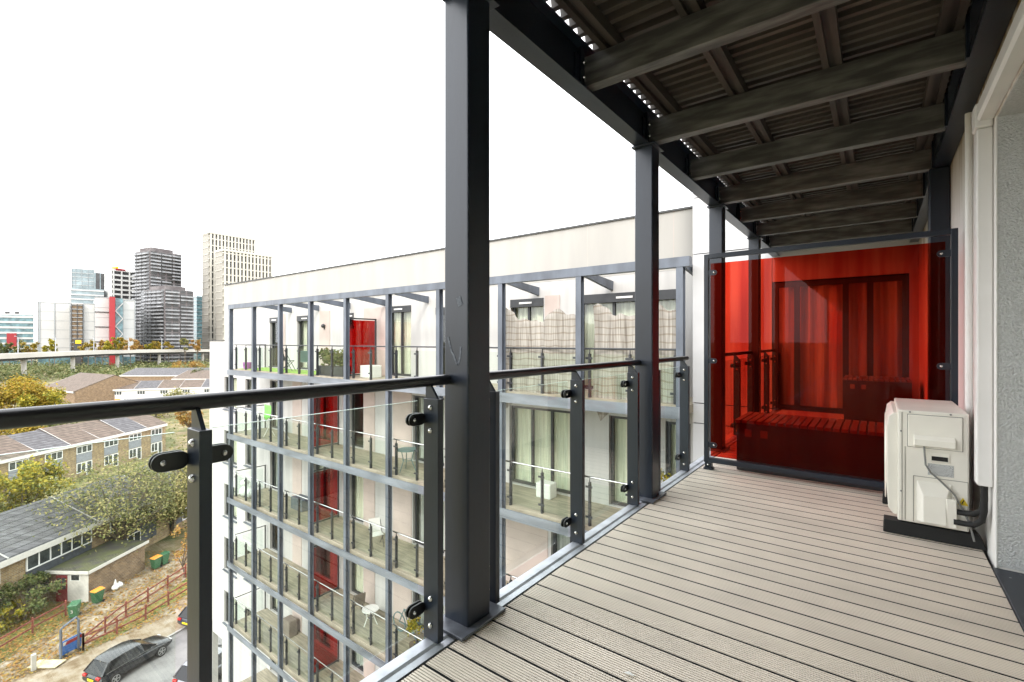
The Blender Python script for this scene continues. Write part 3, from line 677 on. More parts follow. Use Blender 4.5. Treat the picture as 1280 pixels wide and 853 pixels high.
# railings, one per storey
names = ['topmost', 'second from top', 'third from top', 'fourth from top', 'fifth from top']
RY = FY+.17
for i, z0 in enumerate(FL[:5]):
    t = thing('balcony_railing', 'glass railing along the %s balcony of the white block opposite' % names[i], 'railing', (-13.6, RY, z0), 0, 'glass railings on the block opposite')
    b = MB(); xl = XK[-1]-.12; xr = XK[0]-.1
    b.tube([(xl, RY, z0+1.12), (xr, RY, z0+1.12)], .022, 8); b.build('handrail', M['bolt'] if i else M['frame'], t, smooth=True)
    b = MB(); b.tube([(xl, RY, z0+1.12), (xl, WY-.05, z0+1.12)], .02, 8); b.build('side_rail', M['frame'], t)
    box(xl-.02, xl+.02, WY-.12, WY-.07, z0-.02, z0+1.1).build('post', M['frame'], t)
    sp_ = box(xl-.006, xl+.006, RY+.06, WY-.2, z0+.06, z0+1.0).build('glass_pane', M['clear'], t)
    for k in range(9):
        xa = XK[k+1]; xb = XK[k]-.16; xm = (xa+xb)/2
        for x in (xa+.09, xm, xb-.09):
            b = box(x-.022, x+.022, RY-.04, RY+.04, z0-.019, z0+1.0)
            b.prism([(RY-.03, z0+1.0), (RY+.01, z0+1.0), (RY+.01, z0+1.1), (RY-.01, z0+1.1)], x-.006, x+.006, 'x')
            for zz in (.2, .9): b.box(x-.09, x+.09, RY-.052, RY-.041, z0+zz-.025, z0+zz+.025)
            b.build('post', M['frame'], t)
        box(xa+.12, xm-.04, RY-.032, RY-.022, z0+.05, z0+1.0).build('glass_pane', M['clear'], t)
        box(xm+.04, xb-.12, RY-.032, RY-.022, z0+.05, z0+1.0).build('glass_pane', M['clear'], t)
# red dividers
for i, (z0, x) in enumerate(zip(FL[:5], (-15.3, -17.8, -17.8, -17.8, -17.8))):
    t = thing('balcony_divider', 'small red glass divider on the %s balcony of the block opposite' % names[i], 'privacy screen', (x, 10.6, z0), 0, 'red dividers on the block opposite')
    b = box(x-.025, x+.025, 10.05, 10.10, z0-.019, z0+2.15); b.box(x-.025, x+.025, 11.35, 11.40, z0-.019, z0+2.15); b.box(x-.025, x+.025, 10.10, 11.35, z0+2.1, z0+2.15); b.box(x-.025, x+.025, 10.10, 11.35, z0+.03, z0+.08)
    b.build('frame', M['frame'], t)
    box(x-.006, x+.006, 10.12, 11.33, z0+.1, z0+2.07).build('red_pane', M['red_far'], t)

# reed screens on the top balcony
def reed(label, xa, xb, z_hi, z_lo, sag, fall=False):
    b = MB(); n = int((xb-xa)/.05); m_ = 14; vs = []; fs = []
    for i in range(n+1):
        u = i/n; x = xa+(xb-xa)*u
        hi = z_hi+sag*math.sin(u*8+1.2)*.6+.05*math.sin(u*19)+.03*math.sin(u*41)-sag*.5*u; lo = z_lo-.42*max(0, 1-abs(u-.1)*7)-.16*max(0, math.sin(u*PI*2.0-.6))
        for j in range(m_+1):
            v = j/m_; vs.append((x+.02*math.sin(v*7+u*5), RY+.09+.05*math.sin(u*15+v*2.5)+.02*math.sin(u*47-v)+.008*(i % 2), hi+(lo-hi)*v))
    W = m_+1
    for i in range(n):
        for j in range(m_): fs.append((i*W+j, (i+1)*W+j, (i+1)*W+j+1, i*W+j+1))
    o = b.add(vs, fs).build('reed_screen', M['reed'], recalc=False, smooth=True)
    so_ = o.modifiers.new('thick', 'SOLIDIFY'); so_.thickness = .012
    return tag(o, label, 'reed screen', 'reed screens tied to the top balcony')
reed('sagging dry reed screen on the top balcony right of the large column', -8.1, -5.75, 2.0, -.08, .25)
reed('dry reed screen on the top balcony, mostly left of the second column', -5.3, -3.3, 2.0, -.12, .2)

# things left on the wing's balconies
def plant_clump(b, c, r, n, size, sq=1.0):
    for _ in range(n):
        d = Vector((random.gauss(0,1), random.gauss(0,1), random.gauss(0,1))).normalized()*r*random.random()**.4; d.z *= sq
        p = Vector(c)+d; u = Vector((random.gauss(0,1), random.gauss(0,1), random.gauss(0,1))).normalized(); v = u.orthogonal().normalized(); s = size*random.uniform(.6, 1.3)
        b.quad(p-u*s-v*s*.6, p+u*s-v*s*.6, p+u*s+v*s*.6, p-u*s+v*s*.6)
box(XK[-1]-.1, -17.5, RY+.08, WY-.06, -.018, -.008).build('turf_mat', M['turf'])
tag(bpy.data.objects['turf_mat'], 'bright green artificial turf on the left of the top balcony opposite', 'mat')
b = MB(); b.tube([(-23.6, 10.3, -.018), (-23.6, 10.3, .3)], [.16, .2], 14)
tag(b.build('plant_pot', M['purple'], smooth=True), 'purple pot at the left end of the top balcony opposite', 'pot')
def chair(label, loc, rot, m):
    t = thing('folding_chair', label, 'chair', loc, rot, 'chairs on the balconies opposite')
    b = box(-.2, .2, -.2, .2, .43, .45); b.build('seat', m, t, local=True)
    b = MB(); b.bar((0, .19, .46), (0, .32, .9), .4, .02, up=(0,-1,0)); b.build('backrest', m, t, local=True)
    for x in (-.19, .19):
        MB().bar((x, -.25, .0), (x, .2, .85), .02, .02).build('leg', M['frame'], t, local=True); MB().bar((x, .25, .0), (x, -.18, .43), .02, .02).build('leg', M['frame'], t, local=True)
chair('black folding chair on the turf of the top balcony opposite', (-20.6, 10.7, -.008), 2.3, M['frame'])
chair('grey folding chair near the planter hedge on the top balcony opposite', (-19.0, 10.6, -.008), -2.0, M['blue_grey'])
def rtable(label, loc, r, h, m):
    t = thing('round_table', label, 'table', loc)
    b = MB(); b.tube([(0,0,h-.03), (0,0,h)], r, 20); b.build('tabletop', m, t, local=True, smooth=True)
    for k in range(3):
        a = 2*PI*k/3+.5
        MB().tube([(math.cos(a)*r*.7, math.sin(a)*r*.7, h-.03), (math.cos(a)*r*.45, math.sin(a)*r*.45, h*.5), (math.cos(a)*r*.9, math.sin(a)*r*.9, 0)], .016, 6).build('leg', m, t, local=True)
    b = MB(); b.tube([(math.cos(a_)*r*.45, math.sin(a_)*r*.45, h*.5) for a_ in [2*PI*i/12 for i in range(13)]], .01, 6); b.build('ring', m, t, local=True)
rtable('small blue-grey round table on the second balcony from top opposite', (x_on(509, 10.5), 10.5, -3.018), .34, .72, M['blue_grey'])
t = thing('planter_hedge', 'dark leafy hedge in a long planter on the top balcony opposite', 'planter', (-16.4, 10.35, 0))
box(-17.3, -15.6, 10.15, 10.5, -.018, .35).build('trough', M['frame'], t)
b = MB()
for _ in range(14): plant_clump(b, (random.uniform(-17.2, -15.7), 10.32, random.uniform(.45, .85)), .24, 60, .05)
b.build('foliage', M['leaf_gr'], t, recalc=False)
tag(box(-14.9, -14.3, 10.4, 10.9, -.018, .42).build('storage_box', M['white_pl'], bevel=.02), 'white box beside the red divider on the top balcony opposite', 'box')
t = thing('wall_lamp', 'round black wall lamp beside the pink panel on the top balcony opposite', 'lamp', (-19.0, WY-.1, 1.9))
MB().sphere((-19.0, WY-.09, 1.95), .09, 12, 8).build('lamp_body', M['frame'], t, smooth=True); box(-19.03, -18.97, WY-.05, WY-.021, 1.8, 2.0).build('bracket', M['frame'], t)
b = MB(); nn = 10; vs = []; fs = []
for i in range(nn+1):
    u = i/nn
    for j in range(7): vs.append((-21.8+.55*u, 10.25+.02*math.sin(u*14)+.02*math.sin(j), -1.55-.62*j/6*(1+.1*math.sin(u*6))))
for i in range(nn):
    for j in range(6): fs.append((i*7+j, (i+1)*7+j, (i+1)*7+j+1, i*7+j+1))
o = b.add(vs, fs).build('green_towel', M['green_cloth'], recalc=False, smooth=True); o.modifiers.new('thick', 'SOLIDIFY').thickness = .01
tag(o, 'bright green towel drying on the second balcony from top opposite', 'towel')
t = thing('drying_rack', 'folding laundry rack on the second balcony from top opposite', 'drying rack', (-21.2, 10.5, -3.018))
for s in (-.25, .25):
    MB().bar((-21.9, 10.5-s, -3.018), (-21.9, 10.5+s, -2.1), .02, .02).build('leg', M['white_pl'], t); MB().bar((-20.6, 10.5-s, -3.018), (-20.6, 10.5+s, -2.1), .02, .02).build('leg', M['white_pl'], t)
b = MB()
for i in range(6): b.bar((-21.9, 10.25+.1*i, -2.1), (-20.6, 10.25+.1*i, -2.1), .014, .014)
b.build('rail', M['white_pl'], t)
b = MB()
for c, r in (((-23.6, 10.25, -5.75), .3), ((-23.25, 10.3, -5.8), .24), ((-23.75, 10.25, -5.4), .2)): b.sphere(c, r, 12, 8, .85)
tag(b.build('rubble_sack', M['white_cloth'], smooth=True), 'white filled sack at the left end of the third balcony from top opposite', 'sack')
t = thing('hanging_bracket', 'curled black wrought iron bracket on the wall of the third balcony opposite', 'bracket', (-18.6, WY-.1, -4.6))
b = MB()
for s in (-1, 1): b.tube([(-18.6+s*(.05+.3*math.sin(a)), WY-.06, -4.6+.28*(1-math.cos(a))*.8) for a in [PI*.75*i/10 for i in range(11)]], .018, 6)
b.tube([(-18.6, WY-.06, -4.75), (-18.6, WY-.06, -4.35)], .018, 6); b.build('scroll', M['frame'], t)
tag(box(x_on(672,11.0), x_on(690,11.0), 10.9, 11.25, -3.018, -2.6).build('flower_box', M['white_pl'], bevel=.03), 'pale storage tub by the curtained doors on the second balcony opposite', 'tub')
for lb, x, z0, r in (('bushy plant by the corner of the second balcony opposite, near the white tower', -3.75, -3.018, .5), ('leggy plant on the fourth balcony opposite, behind the nearest glass', -12.2, -9.018, .42)):
    t = thing('potted_plant', lb, 'potted plant', (x, 10.6, z0))
    MB().tube([(x, 10.6, z0), (x, 10.6, z0+.3)], [.13, .17], 12).build('pot', M['tile_br'], t)
    b = MB()
    for _ in range(9): plant_clump(b, (x+random.gauss(0,r*.35), 10.6+random.gauss(0,.12), z0+.35+random.random()*r*1.9), .16, 40, .035)
    b.build('foliage', M['leaf_yg'], t, recalc=False)

chair('white garden chair on the third balcony from top, right of the red divider', (-14.2, 10.6, -6.018), 1.2, M['white_pl'])
chair('brown wooden chair on the fourth balcony from top, right of the red divider', (-15.6, 10.8, -9.018), -1.9, M['lid'])
rtable('small white round table on the fourth balcony from top opposite', (-14.7, 10.7, -9.018), .3, .55, M['white_pl'])
tag(box(-20.4, -19.5, 10.7, 11.2, -6.018, -5.5).build('storage_box', M['wsteel'], bevel=.03), 'grey storage box on the third balcony from top, left of the red divider', 'box')
tag(box(-21.5, -20.9, 10.9, 11.3, -12.018, -11.3).build('storage_box', M['lid'], bevel=.03), 'brown cupboard on the fifth balcony from top, left of the red divider', 'cupboard')
b = MB(); b.tube([(-12.9, 11.2, -9.018), (-12.9, 11.2, -8.98), (-12.85, 11.3, -7.9)], [.05, .02, .02], 8)
for i in range(2): b.tube([(-13.5+1.0*i+.32*math.cos(q), 11.05, -8.67+.32*math.sin(q)) for q in [2*PI*j/20 for j in range(21)]], .022, 5)
b.tube([(-13.5, 11.05, -8.67), (-13.25, 11.05, -8.15), (-12.7, 11.05, -8.15), (-12.5, 11.05, -8.67)], .02, 6); b.tube([(-13.25, 11.05, -8.15), (-13.0, 11.05, -8.67), (-12.7, 11.05, -8.15), (-12.68, 11.05, -7.98)], .02, 6); b.tube([(-13.0, 11.05, -8.67), (-13.5, 11.05, -8.67)], .015, 6)
tag(b.build('bicycle', M['blue_grey']), 'bicycle leaning on the wall of the fourth balcony from top opposite', 'bicycle')

# ================================================================== ESTATE: HOUSES
def house_frame(P1, P2):
    """front eave runs from P1 to P2; returns origin, angle: local x along the eave, local y to the back"""
    d = Vector((P2.x-P1.x, P2.y-P1.y, 0)); return math.atan2(d.y, d.x), d.length
def house(label, loc, rot, w, dep, h, rh, wallm, roofm, bays, panelm, group, chim=False, door=None):
    t = thing('terraced_house', label, 'house', loc, rot, group)
    b = MB(); b.box(0, w, 0, dep, 0, h); b.add([(0.001, 0, h), (0.001, dep, h), (0.001, dep/2, h+rh), (w-.001, 0, h), (w-.001, dep, h), (w-.001, dep/2, h+rh)], [(0,1,2), (5,4,3)])
    b.build('wall', wallm, t, local=True)
    b = MB(); ov = .35; sl_ = rh/(dep/2)
    b.add([(0, -ov, h-ov*sl_+.08), (w, -ov, h-ov*sl_+.08), (w, dep/2, h+rh+.08), (0, dep/2, h+rh+.08), (0, dep+ov, h-ov*sl_+.08), (w, dep+ov, h-ov*sl_+.08),
           (0, -ov, h-ov*sl_+.18), (w, -ov, h-ov*sl_+.18), (w, dep/2, h+rh+.2), (0, dep/2, h+rh+.2), (0, dep+ov, h-ov*sl_+.18), (w, dep+ov, h-ov*sl_+.18)],
          [(0,1,2,3), (3,2,5,4), (6,9,8,7), (9,10,11,8), (0,6,7,1), (4,5,11,10), (0,3,9,6), (3,4,10,9), (1,7,8,2), (2,8,11,5)])
    ro = b.build('roof', roofm, t, local=True)
    b = MB(); b.bar((.02, -ov, h-ov*sl_+.205), (.02, dep/2, h+rh+.225), .1, .04); b.bar((.02, dep+ov, h-ov*sl_+.205), (.02, dep/2, h+rh+.225), .1, .04); b.build('verge_strip', M['kerb'], ro, local=True)
    box(0, w, -ov-.03, -ov-.001, h-ov*sl_-.28, h-ov*sl_+.16).build('fascia', M['fascia'], t, local=True)
    box(0, w, -ov, -.001, h-ov*sl_-.25, h-ov*sl_-.2).build('soffit', M['fascia'], t, local=True)
    if chim:
        box(w*.5, w*.5+.9, dep/2-.3, dep/2+.3, h+rh-.3, h+rh+1.0).build('chimney', wallm, ro, local=True)
    for (x0, x1, z0, z1, kind) in bays:
        if kind == 'panel': box(x0, x1, -.05, -.001, z0, z1).build('tile_panel', panelm, t, local=True)
        elif kind == 'door': box(x0, x1, -.07, -.001, z0, z1).build('door', M['red_door'], t, local=True)
        else:
            f = MB(); fr = .09
            f.box(x0, x1, -.09, -.001, z0, z0+fr); f.box(x0, x1, -.09, -.001, z1-fr, z1)
            n = max(1, round((x1-x0)/.85))
            for i in range(n+1):
                xx = x0+(x1-x0-fr)*i/n; f.box(xx, xx+fr, -.09, -.001, z0+fr, z1-fr)
            fo = f.build('window', M['h_frame'], t, local=True)
            box(x0+fr, x1-fr, -.05, -.002, z0+fr, z1-fr).build('pane', M['h_glass'], fo, local=True)
    return t
def row(P1, P2, n, n_left, w, dep, h, rh, wallm, roofs, bays, panelm, group, labf, chims=()):
    rot, L = house_frame(P1, P2); d = Vector((math.cos(rot), math.sin(rot), 0)); out = []
    for i in range(-n_left, n):
        loc = Vector((P1.x, P1.y, GZ))+d*(w*i); j = i+n_left
        out.append(house(labf(j), loc, rot, w-.004, dep, h, rh+(.15 if j % 2 else 0), wallm, roofs[j % len(roofs)], bays, panelm, group, chim=(j in chims)))
    return rot, d, out
# nearest terrace
E = GZ+4.6
P1 = at_z(0, 706, E); P2 = at_z(90, 668, E)
labs1 = ['brick terraced house at the left edge with slate roof and dark tile cladding', 'terraced house behind the flat roofed extension, partly under a tree', 'terraced house under the sprawling tree, one white window showing']
bays1 = [(.1, 1.9, 0, 5.0, 'none')][:0]
rot1, L1 = house_frame(P1, P2); d1 = Vector((math.cos(rot1), math.sin(rot1), 0)); n1 = Vector((d1.y, -d1.x, 0))

W1 = 7.2
xw0 = (at_z(26, 690, E)-P1).dot(d1)
for i in range(-1, 3):
    loc = Vector((P1.x, P1.y, GZ))+d1*(W1*i+xw0-1.5)-n1*.35
    by = [(1.5, 6.9, 3.1, 4.35, 'window'), (1.5, 6.9, .8, 3.05, 'panel'), (3.3, 4.9, .85, 2.1, 'window')]
    lab = ['brick terraced house past the left edge, out of view'] + labs1
    house(lab[i+1], loc, rot1, W1-.004, 8.0, 4.75, 1.9, M['brick_y'], M['slate'], by, M['tile_hung'], 'terraced houses by the street')
# extension: flat roofed porch and store
C = at_z(112, 753); Lc = at_z(64, 750); cx = (C-P1).dot(d1); cy = (C-P1).dot(n1)
o0 = Vector((P1.x, P1.y, GZ))
t = thing('brick_extension', 'flat roofed brick extension with white front wall and dark red door', 'extension', tuple(o0+d1*cx), rot1)
EL = 5.4; EW = cy-.02; DY = EW-1.35;    # local: x along row, y = -n
box(.0, EL, -EW, .2, 0, 2.35).build('wall', M['brick_b'], t, local=True)
box(-.02, -.001, -EW+.06, -EW+DY+.9, 0, 2.35).build('front_panel', M['fascia'], t, local=True)
b = box(-.28, EL+.2, -EW-.2, .2, 2.36, 2.52); b.build('flat_roof', M['felt'], t, local=True)
b = box(-.32, -.285, -EW-.24, .2, 2.32, 2.56); b.box(-.32, EL+.2, -EW-.24, -EW-.201, 2.32, 2.56); b.build('fascia', M['fascia'], t, local=True)
dd = box(-.05, -.021, -EW+DY, -EW+DY+.9, .02, 2.1).build('door', M['red_door'], t, local=True)
box(-.058, -.051, -EW+DY+.12, -EW+DY+.42, 1.0, 1.9).build('door_glass', M['h_glass'], dd, local=True); box(-.058, -.051, -EW+DY+.5, -EW+DY+.8, 1.0, 1.9).build('door_glass', M['h_glass'], dd, local=True)
wf = box(-.05, -.021, -EW+.7, -EW+1.5, 1.65, 2.2).build('window', M['h_frame'], t, local=True)
box(-.056, -.051, -EW+.78, -EW+1.42, 1.72, 2.13).build('pane', M['h_glass'], wf, local=True)
# second terrace
E = GZ+5.2
P1 = at_z(44.5, 565.5, E); P2 = at_z(207, 529.5, E)
bays2 = [(1.3, 4.0, 3.5, 4.6, 'window'), (1.3, 4.0, 2.2, 3.45, 'panel'), (1.3, 2.9, .6, 2.1, 'window'), (3.0, 4.0, .05, 2.1, 'window')]
L2 = (P2-P1).length; w2 = L2/5
ords = ['out of view far past the left edge', 'out of view past the left edge', 'mostly hidden by yellow leaves at the left edge', 'leftmost one in view', 'second in view from left', 'third in view from left', 'fourth in view from left', 'fifth in view from left', 'rightmost']
row(P1, P2, 5, 4, w2, 9, 5.2, 2.0, M['brick_y'], [M['tile_br'], M['slate'], M['tile_br']], [(a*w2/5, c*w2/5, e, f_, k_) for a, c, e, f_, k_ in bays2], M['tile_grey'], 'middle terrace of yellow brick houses',
    lambda j: 'yellow brick house of the middle terrace, %s' % ords[j])
# third terrace, beyond
P1 = at_z(108, 488, E); P2 = at_z(262, 484, E); P2 = P1+(P2-P1).normalized()*60
rot3 = math.atan2(P2.y-P1.y, P2.x-P1.x)
bays3 = [(.8, 3.0, 3.4, 4.6, 'window'), (3.4, 5.6, .3, 2.2, 'window'), (.8, 2.6, .1, 2.2, 'panel')]
row(P1, P2, 10, 0, 6.2, 11, 5.2, 2.0, M['fascia'], [M['tile_br'], M['tile_br'], M['slate']], bays3, M['orange'], 'far terrace of white fronted houses',
    lambda j: 'white fronted house of the far terrace, number %s from the left' % ['one', 'two', 'three', 'four', 'five', 'six', 'seven', 'eight', 'nine', 'ten'][j])
P1 = at_z(52, 486, E); P2 = at_z(104, 492, E)
house('brown brick house with a wide gable above the handrail, left of the far terrace', (P1.x, P1.y, GZ), math.atan2(P2.y-P1.y, P2.x-P1.x), 24, 20, 5.4, 4.2, M['brick_b'], M['tile_br'], [(4, 6.5, 2, 3.4, 'window'), (12, 15, 2, 3.4, 'window')], M['tile_grey'], None)
for i, (px, py, wd, lb) in enumerate(((150, 471, 46, 'long low grey roofed hall in front of the green scrub'), (215, 476, 40, 'low brown roofed hall left of the orange trees'))):
    P = at_z(px, py+8, GZ); house(lb, (P.x, P.y, GZ), R(40), wd, 22, 3.6, 3.0, M['brick_b'], M['slate'] if i == 0 else M['tile_br'], [], M['tile_grey'], None)

# ================================================================== STREET THINGS
def fence(label, pts, rails=2):
    t = thing('timber_fence', label, 'fence', (pts[0].x, pts[0].y, GZ), 0, 'red-brown rail fences')
    for a, c in zip(pts[:-1], pts[1:]):
        for zz in (.45, .95)[:rails]: MB().bar((a.x, a.y, GZ+zz), (c.x, c.y, GZ+zz), .05, .1).build('rail', M['red_wood'], t)
    tot = sum((c-a).length for a, c in zip(pts[:-1], pts[1:])); n = max(2, int(tot/1.7)); seg = [(c-a).length for a, c in zip(pts[:-1], pts[1:])]
    for i in range(n+1):
        s = tot*i/n; k = 0
        while k < len(seg)-1 and s > seg[k]: s -= seg[k]; k += 1
        p = pts[k].lerp(pts[k+1], min(1, s/seg[k])); box(p.x-.05, p.x+.05, p.y-.05, p.y+.05, GZ, GZ+1.15).build('post', M['red_wood'], t)
fence('red-brown rail fence along the footpath side of the grass bank', [at_z(104, 814), at_z(150, 776), at_z(232, 722)])
fence('red-brown rail fence along the pavement side of the grass bank', [at_z(104, 814), at_z(140, 797), at_z(175, 780), at_z(236, 742)])
fence('red-brown rail fence round the front garden at the left edge', [at_z(-60, 848), at_z(0, 817), at_z(45, 790), at_z(82, 770)])

def bin_(label, loc, rot, lid, nums=None):
    t = thing('wheelie_bin', label, 'wheelie bin', loc, rot, 'wheelie bins in front of the houses')
    b = MB(); b.add([(-.22, -.26, .1), (.22, -.26, .1), (.22, .2, .06), (-.22, .2, .06), (-.29, -.36, .98), (.29, -.36, .98), (.29, .34, .98), (-.29, .34, .98)], [(3,2,1,0), (4,5,6,7), (0,1,5,4), (1,2,6,5), (2,3,7,6), (3,0,4,7)])
    bd_ = b.build('body', M['bin_green'], t, local=True, bevel=.02)
    b = MB(); b.add([(-.31, -.39, .985), (.31, -.39, .985), (.31, .38, 1.03), (-.31, .38, 1.03), (-.27, -.34, 1.05), (.27, -.34, 1.05), (.27, .34, 1.11), (-.27, .34, 1.11)], [(3,2,1,0), (4,5,6,7), (0,1,5,4), (1,2,6,5), (2,3,7,6), (3,0,4,7)])
    b.build('lid', lid, t, local=True, bevel=.015)
    for x in (-.26, .26): MB().tube([(x-.025, .27, .1), (x+.025, .27, .1)], .1, 14).build('wheel', M['rubber'], t, local=True)
    MB().tube([(-.25, .42, 1.0), (.25, .42, 1.0)], .016, 8).build('handle', M['bin_green'], t, local=True)
    if nums:
        for i, ch in enumerate(nums):
            cu = bpy.data.curves.new('number', 'FONT'); cu.body = ch; cu.size = .36; cu.extrude = .002
            to = bpy.data.objects.new('number', cu); me = bpy.data.meshes.new_from_object(to); bpy.data.objects.remove(to)
            mo = bpy.data.objects.new('number', me); COL.objects.link(mo); mo.parent = bd_
            me.materials.append(M['fascia'])
            if i == 0: mo.matrix_local = Matrix.Translation((-.12, -.345, .45)) @ Matrix.Rotation(PI/2+.11, 4, 'X')
            else: mo.matrix_local = Matrix.Translation((.272, -.12, .45)) @ Matrix.Rotation(PI/2, 4, 'Z') @ Matrix.Rotation(PI/2-.07, 4, 'X')
    return t
p = at_z(93, 772); bin_('green wheelie bin with white number 35, alone on the path', (p.x, p.y, GZ+.016), R(60), M['bin_green'], '35')
p = at_z(122, 754); bin_('green wheelie bin with orange lid by the brick extension wall', (p.x, p.y, GZ+.012), R(20), M['orange'])
p = at_z(195, 711); bin_('green wheelie bin with orange lid near the balcony post, left of a pair', (p.x, p.y, GZ+.012), R(20), M['orange'])
p = at_z(205, 706); bin_('green wheelie bin with green lid near the balcony post, right of a pair', (p.x, p.y, GZ+.012), R(20), M['bin_green'])
# rubbish bags
for i, (px, py) in enumerate(((144, 738), (149, 735))):
    p = at_z(px, py); b = MB(); b.sphere((p.x, p.y, GZ+.24), .26, 10, 7, .9); b.tube([(p.x, p.y, GZ+.4), (p.x+.05, p.y, GZ+.9-.35*i)], [.14, .03], 8)
    tag(b.build('rubbish_bag', M['white_cloth'], smooth=True), ['tall white rubbish bag leaning by the brick extension wall', 'small white rubbish bag behind the taller one by the brick wall'][i], 'rubbish bag')
# blue barrier and hoop post
A = at_z(75, 824); B = at_z(101, 810); dv = (B-A).normalized(); rb = math.atan2(dv.y, dv.x); LB = (B-A).length
t = thing('road_barrier', 'blue plastic road barrier with a red and white strip by the parked car', 'barrier', (A.x, A.y, GZ), rb)
b = MB(); b.box(0, LB, -.03, .03, .15, .25); b.box(0, LB, -.03, .03, .55, .62); b.box(0, LB, -.03, .03, .95, 1.02); b.box(0, LB, -.03, .03, .7, .74)
n = 12
for i in range(n+1): b.box(LB*i/n-.03, LB*i/n+.03, -.029, .029, .25, .95)
b.build('panel', M['blue_pl'], t, local=True)
for s in (.2, LB-.2): box(s-.06, s+.06, -.35, .35, .0, .1).build('foot', M['rubber'], t, local=True)
b = MB()
st = box(.15, LB-.15, -.045, -.031, .72, .93).build('strip', M['fascia'], t, local=True)
b = MB()
for i in range(3): b.prism([(.25+i*LB*.28, .72), (.6+i*LB*.28, .72), (.7+i*LB*.28, .93), (.35+i*LB*.28, .93)], -.052, -.046, 'y')
b.build('stripe', M['tw_red'], st, local=True)
A = at_z(76, 826); B = at_z(98, 812)
b = MB(); b.tube([(A.x, A.y, GZ), (A.x, A.y, GZ+2.0), (A.x+.1, A.y+.1, GZ+2.15), (B.x-.1, B.y-.1, GZ+2.15), (B.x, B.y, GZ+2.0), (B.x, B.y, GZ)], .07, 8)
tag(b.build('hoop_barrier', M['wsteel'], smooth=True), 'tall grey metal hoop post behind the blue barrier', 'hoop barrier')
P = at_z(58, 832); b = MB(); b.bar((P.x-.75, P.y-.5, GZ+.05), (P.x+.75, P.y+.55, GZ+.12), .75, .05)
tag(b.build('board', mat('pale_plywood', (.5, .44, .28), .8, var=.2, scale=3)), 'pale wooden board lying on the ground left of the blue barrier', 'board')
P = at_z(42, 838); tag(box(P.x-.12, P.x+.12, P.y-.12, P.y+.12, GZ, GZ+1.0).build('bollard', M['concrete'], bevel=.03), 'short grey concrete bollard left of the pale board', 'bollard')

